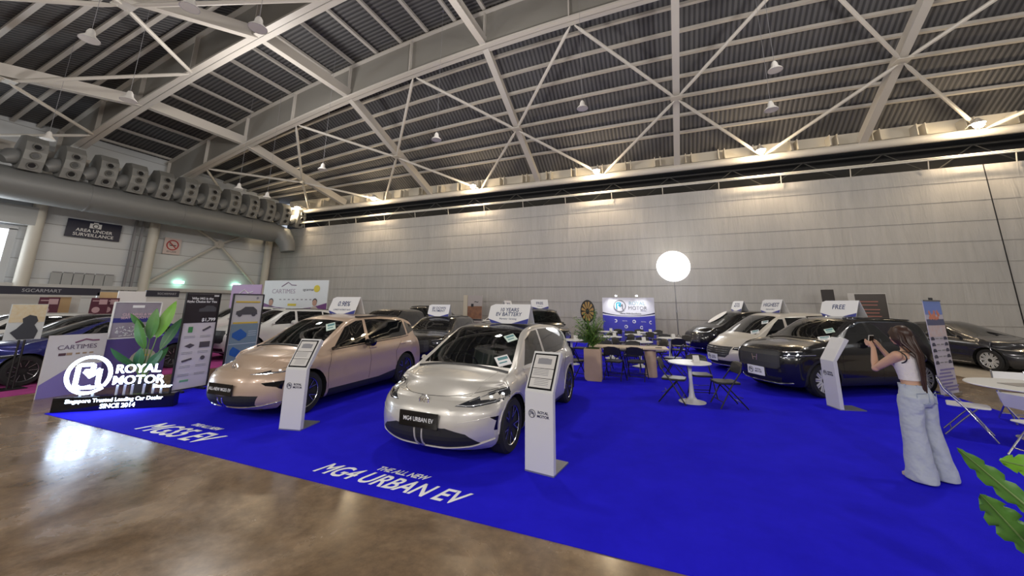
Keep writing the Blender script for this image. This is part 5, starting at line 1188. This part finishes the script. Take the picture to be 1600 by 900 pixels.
m_.build('foam_print', whitec, t); m_ = MB(); m_.box((-.02, -.3, .52), (.03, .03, 1.04)); m_.box((-.02, .3, .52), (.03, .03, 1.04)); m_.build('legs', grey, t)
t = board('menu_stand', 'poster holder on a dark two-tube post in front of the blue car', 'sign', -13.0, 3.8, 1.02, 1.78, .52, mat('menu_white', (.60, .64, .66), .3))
MB().box((.004, 0, 1.58), (.006, .5, .38)).build('yellow_print', mat('menu_yellow', (.62, .45, .18), .5, noise=(14, (.7, .68, .6))), t)
m_ = MB(); m_.prism([(-.08, 1.03), (.16, 1.03), (.19, 1.2), (.12, 1.33), (.16, 1.42), (.12, 1.52), (.02, 1.55), (-.07, 1.47), (-.05, 1.38), (-.12, 1.26), (-.2, 1.18)], .007, .011, lambda u, v, s: (s, u, v)); m_.build('dark_shape', mat('menu_dark', (.05, .055, .07), .4), t)  # flat dark silhouette laid over the sheet
m_ = MB(); [m_.tube([(-.03, c, .02), (-.03, c, 1.05)], .018, 8) for c in (-.03, .05)]; m_.box((-.03, 0, .012), (.4, .4, .024)); m_.build('post', black, t)
# far booth on the left
t = thing('booth', 'white shell booth with long black fascia by the left wall', 'booth', (-22, 0, 0), 0)
wht = mat('booth_white', (.55, .54, .52), .5)
MB().box((0, 5.6, 2.22), (.08, 5.2, .29)).build('fascia', mat('fascia_black', (.015, .015, .03), .4), t); text('SGCARMART', .17, mat('fascia_txt', (.4, .4, .42), .5), t, (.045, 6.6, 2.22), fx_)
MB().box((-1.5, 5.2, 1.05), (.06, 6.0, 2.1)).build('back_wall', wht, t); MB().box((-1.2, 9.35, 1.15), (.06, 1.4, 2.2)).build('wood_panel', mat('maple', (.55, .38, .2), .5), t); MB().box((-.6, 7.3, 1.0), (.06, .65, 2.0)).build('wood_panel', mat('maple', (0,)*3), t)
m_ = MB(); [m_.box((0, y, 1.1), (.08, .08, 2.2)) for y in (3.0, 8.17)]; m_.build('posts', mat('alu', (.5,)*3, .3, .6), t)
for k, y in enumerate((6.68, 8.05, 8.5)):
    q = board('display_poster', 'dark maroon poster with two pale pictures on the booth, %s' % ['left one', 'middle one', 'right half-hidden one'][k], 'poster', -21.4 if k < 2 else -21.7, y, 1.28, 1.98, .52, mat('maroon', (.075, .012, .03), .4))
    m_ = MB(); m_.box((.004, .1, 1.82), (.006, .24, .2)); m_.lathe([(.01, .008), (.12, .004)], (0, -.08, 1.5), 14, 'X'); m_.box((.004, -.12, 1.86), (.006, .2, .04)); m_.build('pictures', mat('pic_pink', (.42, .28, .3), .5), q); m_ = MB(); m_.box((-.02, 0, .64), (.04, .04, 1.28)); m_.box((-.02, 0, .01), (.3, .3, .02)); m_.build('stand_post', grey, q)
t = thing('booth', 'second white booth with short black fascia behind the purple poster', 'booth', (-22.4, 0, 0), 0)
MB().box((0, 9.45, 1.55), (.06, 1.0, 1.5)).build('white_panel', mat('booth_bright', (.72, .72, .72), .5), t); MB().box((0, 10.55, 2.22), (.08, 1.3, .29)).build('fascia', mat('fascia_black', (0,)*3), t); text('SGCARMART', .13, mat('fascia_txt', (0,)*3), t, (.045, 10.7, 2.22), fx_); MB().box((-.05, 10.55, 1.0), (.06, 1.3, 2.1)).build('back_wall', wht, t); MB().box((-.05, 9.45, .4), (.06, 1.0, .8)).build('lower_wall', wht, t)
# white folding chairs and table at the right
alu = mat('chair_chrome', (.55, .55, .58), .2, .9)
WC = folding_chair('folding_chair', 'white folding chair with silver frame beside the pull-up banner', 'chair', alu, tw, tw, True); WC.location = (4.12, 8.1, .008); WC.rotation_euler = (0, 0, R(-25)); WC['group'] = 'white folding chairs at the right table'
dup(WC, (4.32, 7.15, .008), R(15), 'white folding chair in front of the right white table, cut by the picture edge')
dup(WC, (5.45, 9.3, .008), R(-95), 'white folding chair behind the right white table, left one')
dup(WC, (6.1, 9.25, .008), R(-105), 'white folding chair behind the right white table, right one')
t = thing('round_table', 'large round white table with chrome leg at the right edge', 'table', (4.95, 8.2, .008), 0)
m_ = MB(); m_.lathe([(.02, .72), (.66, .725), (.68, .735), (.67, .75), (.02, .75)], n=44); m_.build('table_top', tw, t, smooth=30); m_ = MB(); m_.lathe([(.28, .0), (.28, .015), (.05, .03), (.035, .06), (.035, .72)], n=20); m_.build('pedestal', alu, t, smooth=30)
tag(MB().box((4.9, 8.25, .763), (.5, .26, .006), rz=.3).build('brochure', mat('brochure', (.30, .28, .27), .4)), 'grey brochure lying on the right white table', 'brochure')
# ---------------------------------------------------------------- person photographing the black SUV
skin = mat('skin', (.52, .31, .21), .5); skin.node_tree.nodes['Principled BSDF'].inputs['Subsurface Weight'].default_value = .1
denim = mat('denim', (.38, .42, .47), .85, noise=(5, (.50, .54, .59)), bump=(9, .03)); knit = mat('cream_knit', (.66, .62, .60), .8, bump=(22, .008)); hairm = mat('hair_brown', (.028, .012, .008), .4, noise=(16, (.05, .02, .012)))
P = thing('person', 'person with long dark hair, white crop top and wide pale jeans photographing with a phone', 'person', (2.61, 5.95, .008), R(122))
def loft(secs, n=28, capz=True, wob=0, mb=None):
    m_ = mb or MB(); vs = []
    for (x, y, z, rx, ry) in secs:
        for k in range(n):
            a = 2*pi*k/n; w_ = 1+wob*sin(3*a+z*23)*.5+wob*sin(5*a-z*31)*.4; vs.append((x+rx*cos(a)*w_, y+ry*sin(a)*w_, z))
    fs = [(i*n+k, i*n+(k+1) % n, (i+1)*n+(k+1) % n, (i+1)*n+k) for i in range(len(secs)-1) for k in range(n)]
    fs += [tuple(range(n))[::-1], tuple((len(secs)-1)*n+k for k in range(n))]; return m_.add(vs, fs)
def ball(m_, c, r, n=14):
    rx, ry, rz = r if isinstance(r, tuple) else (r,)*3
    loft([(c[0], c[1], c[2]+rz*sin(R(-88+176*i/n)), rx*cos(R(-88+176*i/n)), ry*cos(R(-88+176*i/n))) for i in range(n+1)], 16, mb=m_)
b = MB()
torso = [(0, 0, .80, .08, .12), (-.015, 0, .88, .10, .142), (-.01, 0, .95, .088, .130), (.0, 0, 1.02, .084, .120), (.005, 0, 1.08, .085, .118), (.01, 0, 1.16, .095, .130), (.012, 0, 1.23, .10, .142), (.0, 0, 1.29, .088, .148), (-.005, 0, 1.33, .07, .13), (-.005, 0, 1.36, .05, .075), (0, 0, 1.38, .045, .05), (.01, 0, 1.43, .043, .045), (.015, 0, 1.47, .045, .048)]
loft(torso, 32, mb=b)
def limb(pts, rs): 
    b.tube(pts, rs, 14)
    for p, r in zip(pts, rs): ball(b, p, r*.99, 8)
for s in (1, -1):                       # s=1 is the left arm, nearer the camera
    sh = Vector((-.005, s*.155, 1.315)); el = Vector((.215, s*(.20 if s > 0 else .14), 1.14)); wr = Vector((.305, s*.055, 1.365))
    limb([sh, sh.lerp(el, .35), sh.lerp(el, .7), el, el.lerp(wr, .3), el.lerp(wr, .65), wr], [.052, .047, .041, .037, .036, .030, .024])
    palm = wr+Vector((.028, -s*.004, .045)); limb([wr, wr.lerp(palm, .5), palm], [.024, .027, .028]); ball(b, palm, (.020, .028, .036))
    for k in range(4):                  # four unequal fingers wrapping the far side of the phone
        z = palm.z+.034-.019*k; ln = (.88, 1, .95, .75)[k]
        p0 = Vector((palm.x+.008, palm.y+s*.014, z)); p1 = p0+Vector((.034*ln, s*.010, .010)); p2 = p1+Vector((.016*ln, -s*.022*ln, .006)); p3 = p2+Vector((-.002, -s*.018*ln, .001))
        b.tube([p0, p1, p2, p3], [.0095, .009, .008, .007], 8); ball(b, p3, .0072, 6); ball(b, p1, .009, 6)
    t0 = Vector((palm.x-.006, palm.y, palm.z-.012)); t1 = t0+Vector((.004, -s*.022, .026)); t2 = t1+Vector((.012, -s*.014, .020)); b.tube([t0, t1, t2], [.012, .010, .0085], 8); ball(b, t2, .0085, 6)
# legs and feet
for s in (1, -1):
    limb([(-.01, s*.085, .86), (.0, s*.09, .66), (.01, s*.095, .46), (-.01, s*.10, .28), (-.015, s*.10, .09)], [.088, .072, .052, .045, .034])
# head with face
hc = Vector((.035, 0, 1.535)); ball(b, hc+Vector((-.012, 0, .012)), (.092, .074, .092), 18); ball(b, hc+Vector((.022, 0, -.04)), (.062, .056, .068), 14)
ball(b, hc+Vector((.055, 0, -.088)), (.024, .026, .02)); ball(b, hc+Vector((.083, 0, -.06)), (.010, .020, .009)); ball(b, hc+Vector((.082, 0, -.074)), (.009, .018, .008))
b.tube([hc+Vector((.080, 0, .0)), hc+Vector((.098, 0, -.03)), hc+Vector((.092, 0, -.038))], [.008, .011, .008], 8); ball(b, hc+Vector((.078, 0, .022)), (.012, .04, .010))
for s in (1, -1): ball(b, hc+Vector((-.008, s*.076, -.022)), (.016, .008, .028)); ball(b, hc+Vector((.055, s*.035, -.035)), (.03, .024, .025))
body = b.build('body', skin, P); m1 = body.modifiers.new('r', 'REMESH'); m1.mode = 'VOXEL'; m1.voxel_size = .0055; m1.use_smooth_shade = True; m2 = body.modifiers.new('s', 'SMOOTH'); m2.factor = .5; m2.iterations = 4
for s in (1, -1):
    m_ = MB(); ball(m_, hc+Vector((.070, s*.030, -.004)), (.010, .013, .008)); m_.mi = 1; ball(m_, hc+Vector((.079, s*.030, -.004)), (.003, .006, .006)); m_.build('eye', [white, darkink], P, smooth=60)
    m_ = MB(); m_.tube([hc+Vector((.082, s*.012, .022)), hc+Vector((.080, s*.030, .027)), hc+Vector((.068, s*.048, .020))], .003, 6); m_.build('eyebrow', hairm, P)
m_ = MB(); m_.tube([hc+Vector((.090, -.018, -.067)), hc+Vector((.094, 0, -.066)), hc+Vector((.090, .018, -.067))], .0045, 6); m_.build('lips', mat('lips', (.36, .11, .10), .4), P, smooth=60)
# wide jeans
j = MB(); wr_ = lambda z, s: .006*sin(z*47+s*2)
loft([(0, 0, .99, .096, .130), (-.005, 0, .96, .104, .142), (-.015, 0, .92, .116, .158), (-.025, 0, .87, .132, .168), (-.02, 0, .82, .128, .170), (-.01, 0, .77, .112, .165)], 36, mb=j)
for s in (1, -1):
    loft([(-.02, s*.085, .88, .118, .088), (-.01, s*.092, .80, .120, .088), (.0, s*.098, .70, .108, .090), (.005, s*.105, .58, .102, .091), (0, s*.112, .46, .104, .095), (-.005, s*.120, .34, .112, .10), (-.01, s*.128, .22, .122, .108), (-.015, s*.136, .12, .130, .115), (-.02, s*.142, .05, .137, .122), (-.02, s*.144, .012, .140, .124)], 36, wob=.06, mb=j)
jo = j.build('jeans', denim, P); m1 = jo.modifiers.new('r', 'REMESH'); m1.mode = 'VOXEL'; m1.voxel_size = .009; m1.use_smooth_shade = True; m2 = jo.modifiers.new('s', 'SMOOTH'); m2.iterations = 5
m_ = MB(); loft([(-.018, 0, .865, .137, .173), (-.012, 0, .895, .129, .167), (-.008, 0, .93, .117, .157), (-.003, 0, .965, .110, .148), (0, 0, .998, .105, .140)], 36, mb=m_); m_.build('waistband', denim, P, smooth=40)
for a in (100, 150, 210, 260, 40, -40): 
    p = Vector((.104*cos(R(a)), .143*sin(R(a))  , .980)); q = MB().box(p, (.012, .014, .05), rz=R(a)).build('belt_loop', denim, P)
for s in (1, -1):
    m_ = MB(); pts = []
    poly = [(-.05, .93), (.05, .92), (.05, .83), (0, .81), (-.05, .83)]
    for u, v in poly+poly[:1]: pts.append((-.02-.137*sqrt(max(0, 1-((u+s*.085)/.178)**2))-.002, u+s*.085, v))
    m_.tube(pts, .003, 5); m_.build('back_pocket', mat('denim_stitch', (.30, .37, .46), .8), P)
# crop top
t_ = MB(); loft([(.0, 0, 1.045, .094, .130), (.004, 0, 1.08, .095, .126), (.012, 0, 1.16, .106, .136), (.016, 0, 1.22, .112, .145), (.006, 0, 1.265, .104, .142), (.0, 0, 1.30, .094, .118), (-.004, 0, 1.335, .076, .094), (-.004, 0, 1.352, .062, .082)], 36, wob=.012, mb=t_); top_ = t_.build('crop_top', knit, P, smooth=60)
for s in (1, -1):
    pts = [(.085*cos(a)-.002, s*(.128+.012*abs(cos(a))), 1.295+.062*sin(a)) for a in [2*pi*k/24 for k in range(25)]]
    m_ = MB(); m_.tube(pts, .007, 8, cap=False); m_.build('armhole_trim', black, P, smooth=60)
m_ = MB(); m_.tube([(.062*cos(a), .082*sin(a), 1.354) for a in [2*pi*k/24 for k in range(25)]], .006, 8, cap=False); m_.build('neck_trim', black, P, smooth=60)
# shoes
for s in (1, -1):
    m_ = MB(); loft([(.05, s*.12, .0, .135, .045), (.05, s*.12, .025, .135, .046), (.04, s*.12, .05, .11, .042), (.0, s*.12, .08, .06, .036)], 20, mb=m_); m_.build('shoe', mat('shoe_beige', (.5, .42, .34), .6), P, smooth=60)
# hair: cap plus long strands falling down the back
m_ = MB(); ball(m_, hc+Vector((-.024, 0, .022)), (.096, .086, .098), 16); ball(m_, hc+Vector((-.06, 0, -.05)), (.06, .075, .09), 14)
rnd = random.Random(3)
for k in range(70):
    a = rnd.uniform(-1.15, 1.15); r0_ = rnd.uniform(.8, 1.06)
    p0 = hc+Vector((-.01+.05*cos(a*1.0)*.4, .05*sin(a), .095)); p1 = hc+Vector((-.075*cos(a)*r0_-.02, .09*sin(a)*r0_, .03)); p2 = hc+Vector((-.10*cos(a)*r0_-.02, .10*sin(a)*r0_, -.07)); 
    e = rnd.uniform(.22, .50); p3 = Vector((-.112-.015*cos(a), .055*sin(a), 1.34)); p4 = Vector((-.125, .032*sin(a)+.01, 1.34-e*.5)); p5 = Vector((-.115+rnd.uniform(-.012, .012), .018*sin(a)+.01, 1.36-e))
    m_.tube([p0, p1, p2, p3, p4, p5], [.010, .013, .014, .012, .008, .003], 6)
for s in (1, -1):
    for k in range(8):
        y = s*(.070+.004*k); m_.tube([hc+Vector((.045-.008*k, s*.035, .092)), hc+Vector((.055-.012*k, s*.078, .03)), hc+Vector((.02-.012*k, s*.086, -.05)), hc+Vector((-.05, s*.08, -.12)), Vector((-.11, s*.06, 1.30))], [.007, .010, .010, .010, .006], 6)
m_.build('hair', hairm, P, smooth=60)
# phone held in both hands is a thing of its own
ph = thing('phone', 'phone in a pale case held up in both hands by the person', 'phone', (2.61, 5.95, .008), R(122))
M_ = Matrix.Rotation(R(-18), 4, 'Y')
o = MB().box((0, 0, 0), (.009, .074, .150)).build('body', mat('phone_case', (.62, .58, .52), .35), ph, bevel=.004, loc=(.362, 0, 1.442)); o.rotation_euler = (0, R(-12), 0)
o = MB().box((0, 0, 0), (.003, .066, .138)).build('screen', blackg, ph, loc=(.3562, 0, 1.4408)); o.rotation_euler = (0, R(-12), 0)
o = MB().box((.006, .018, .05), (.006, .028, .032)).build('camera_bump', black, ph, bevel=.003, loc=(.362, 0, 1.442)); o.rotation_euler = (0, R(-12), 0)
# ---------------------------------------------------------------- plants
leafm = mat('leaf_green', (.045, .15, .025), .4, noise=(6, (.11, .26, .05))); leafl = mat('leaf_bright', (.12, .32, .02), .4, noise=(5, (.2, .42, .04))); leafd = mat('leaf_deep', (.02, .09, .035), .4, noise=(6, (.05, .16, .05))); stemm = mat('leaf_stem', (.16, .26, .08), .5)
def leaf(parent, base, tip, width, m_, droop=.1, side=None, name='leaf', rib=.006, fold=.12, cut=0):
    base = Vector(base); tip = Vector(tip); ax = tip-base; L_ = ax.length; d = ax.normalized(); s = Vector(side).normalized() if side else d.cross(Vector((0, 0, 1))).normalized(); s = (s-d*s.dot(d)).normalized(); up_ = s.cross(d)
    n = 18; mb = MB(); vs = []; cols = 9
    for i in range(n+1):
        t_ = i/n; w_ = width*sin(pi*min(1, t_*.97+.03))**.75*(1-.25*t_); c = base+ax*t_+up_*droop*L_*sin(pi*t_)*1.0
        for k in range(cols):
            u = -1+2*k/(cols-1); ruf = .02*width*sin(i*2.3+k)+cut*width*(.10 if (i % 4 == 0 and abs(u) > .6) else 0)
            vs.append(c+s*u*w_/2*(1-(cut*.35 if i % 4 == 0 and abs(u) > .7 else 0))+up_*(abs(u)*fold*w_*.8+ruf*abs(u)))
    mb.add(vs, [(i*cols+k, i*cols+k+1, (i+1)*cols+k+1, (i+1)*cols+k) for i in range(n) for k in range(cols-1)])
    mb.mi = 1; mb.tube([base+ax*t_+up_*(droop*L_*sin(pi*t_)-.003) for t_ in [i/10 for i in range(11)]], [rib*(1-.8*i/10) for i in range(11)], 6)
    o = mb.build(name, [m_, stemm], parent, smooth=60); 
    return o
# banana plant behind the lit sign
t = thing('banana_plant', 'banana plant with upright broad leaves behind the lit stand sign', 'plant', (-10.25, 4.75, 0))
MB().lathe([(.14, 0), (.16, .02), (.19, .3), (.17, .3), (.16, .27), (.02, .27)], n=20).build('pot', mat('pot_dark', (.05, .05, .06), .4), t, smooth=40)
sd = (.62, .78, 0)
for b0, b1, w_, mm in (((.0, .12, 1.1), (.03, .34, 1.88), .26, leafl), ((.0, .0, 1.08), (.02, .02, 1.72), .24, leafm), ((-.02, -.12, 1.32), (.05, -.42, 1.62), .15, leafm), ((.0, -.05, .88), (.05, -.30, 1.50), .20, leafm), ((.05, .20, .85), (.02, .52, 1.50), .22, leafd), ((.0, -.15, .55), (.05, -.62, .96), .17, leafd), ((.05, .1, .5), (.0, .36, .88), .2, leafd), ((.0, -.1, .52), (.1, -.16, .92), .2, leafd), ((.1, .0, .5), (.25, .15, .85), .18, leafd)):
    leaf(t, b0, b1, w_, mm, .05, sd)
    MB().tube([(0, 0, .27), (b0[0]*.4, b0[1]*.4, b0[2]*.6), b0], [.018, .014, .009], 8).build('stem', stemm, t, smooth=60)
# palm in the oak planter
t = thing('potted_palm', 'bushy green palm growing out of the oak planter', 'plant', (-1.77, 10.02, .78))
rnd = random.Random(5)
for k in range(56):
    a = rnd.uniform(0, 2*pi); sp = rnd.uniform(.06, .55); h = rnd.uniform(.5, 1.15) if sp < .25 else rnd.uniform(.25, .85)
    pts = [Vector((sp*cos(a)*q**1.6, sp*sin(a)*q**1.6, h*(q-.12*q*q*q))) for q in [i/8 for i in range(9)]]
    mb = MB(); mb.tube(pts, [.005*(1-.07*i) for i in range(9)], 5); mb.mi = 1
    for i in range(2, 9):
        for q in (0, .5):
            if i == 8 and q: continue
            p = pts[i].lerp(pts[min(8, i+1)], q); 
            for s in (1, -1):
                d = Vector((cos(a+s*1.1), sin(a+s*1.1), rnd.uniform(-.2, .6))).normalized(); ln = rnd.uniform(.12, .24)*(1.2-.07*i)
                sd_ = d.cross(Vector((0, 0, 1))).normalized()*.013; q1 = p+d*ln*.5+Vector((0, 0, .01)); q2 = p+d*ln-Vector((0, 0, .03))
                mb.add([p-sd_*.4, p+sd_*.4, q1+sd_, q1-sd_, q2], [(0, 1, 2, 3), (3, 2, 4)])
    mb.build('frond', [stemm, [leafm, mat('palm_green', (.09, .21, .03), .5), mat('palm_light', (.22, .34, .07), .5)][k % 3]], t)
# broad-leaf plant in the right foreground
t = thing('broadleaf_plant', 'large-leaved green plant in the bottom right corner', 'plant', (2.2, 3.25, 0))
MB().lathe([(.15, 0), (.17, .02), (.2, .34), (.18, .34), (.17, .3), (.02, .3)], n=20).build('pot', mat('pot_dark', (0,)*3), t, smooth=40)
LV = [((1.90, 3.28, .70), (1.595, 3.30, 1.04), .13, leafm, 1), ((1.88, 3.34, .48), (1.655, 3.30, .80), .19, leafm, 1), ((2.14, 3.40, .93), (1.79, 3.34, .985), .15, leafl, 1), ((1.95, 3.2, .40), (1.70, 3.1, .52), .17, leafm, .6),
      ((2.08, 3.22, .70), (1.80, 3.18, .66), .16, leafl, .6), ((2.25, 3.3, .8), (2.2, 3.3, 1.15), .16, leafm, 1)]
for (bx, by, bz), (tx, ty, tz), w_, mm, cu in LV:
    leaf(t, (bx-2.2, by-3.25, bz), (tx-2.2, ty-3.25, tz), w_, mm, .08, (Vector((tx-bx, ty-by, tz-bz)).cross(Vector((.42, .78, -.28)))), rib=.007, cut=cu)
    MB().tube([(0, 0, .3), ((bx-2.2)*.5, (by-3.25)*.5, bz*.75), (bx-2.2, by-3.25, bz)], [.016, .012, .008], 8).build('stem', stemm, t, smooth=60)
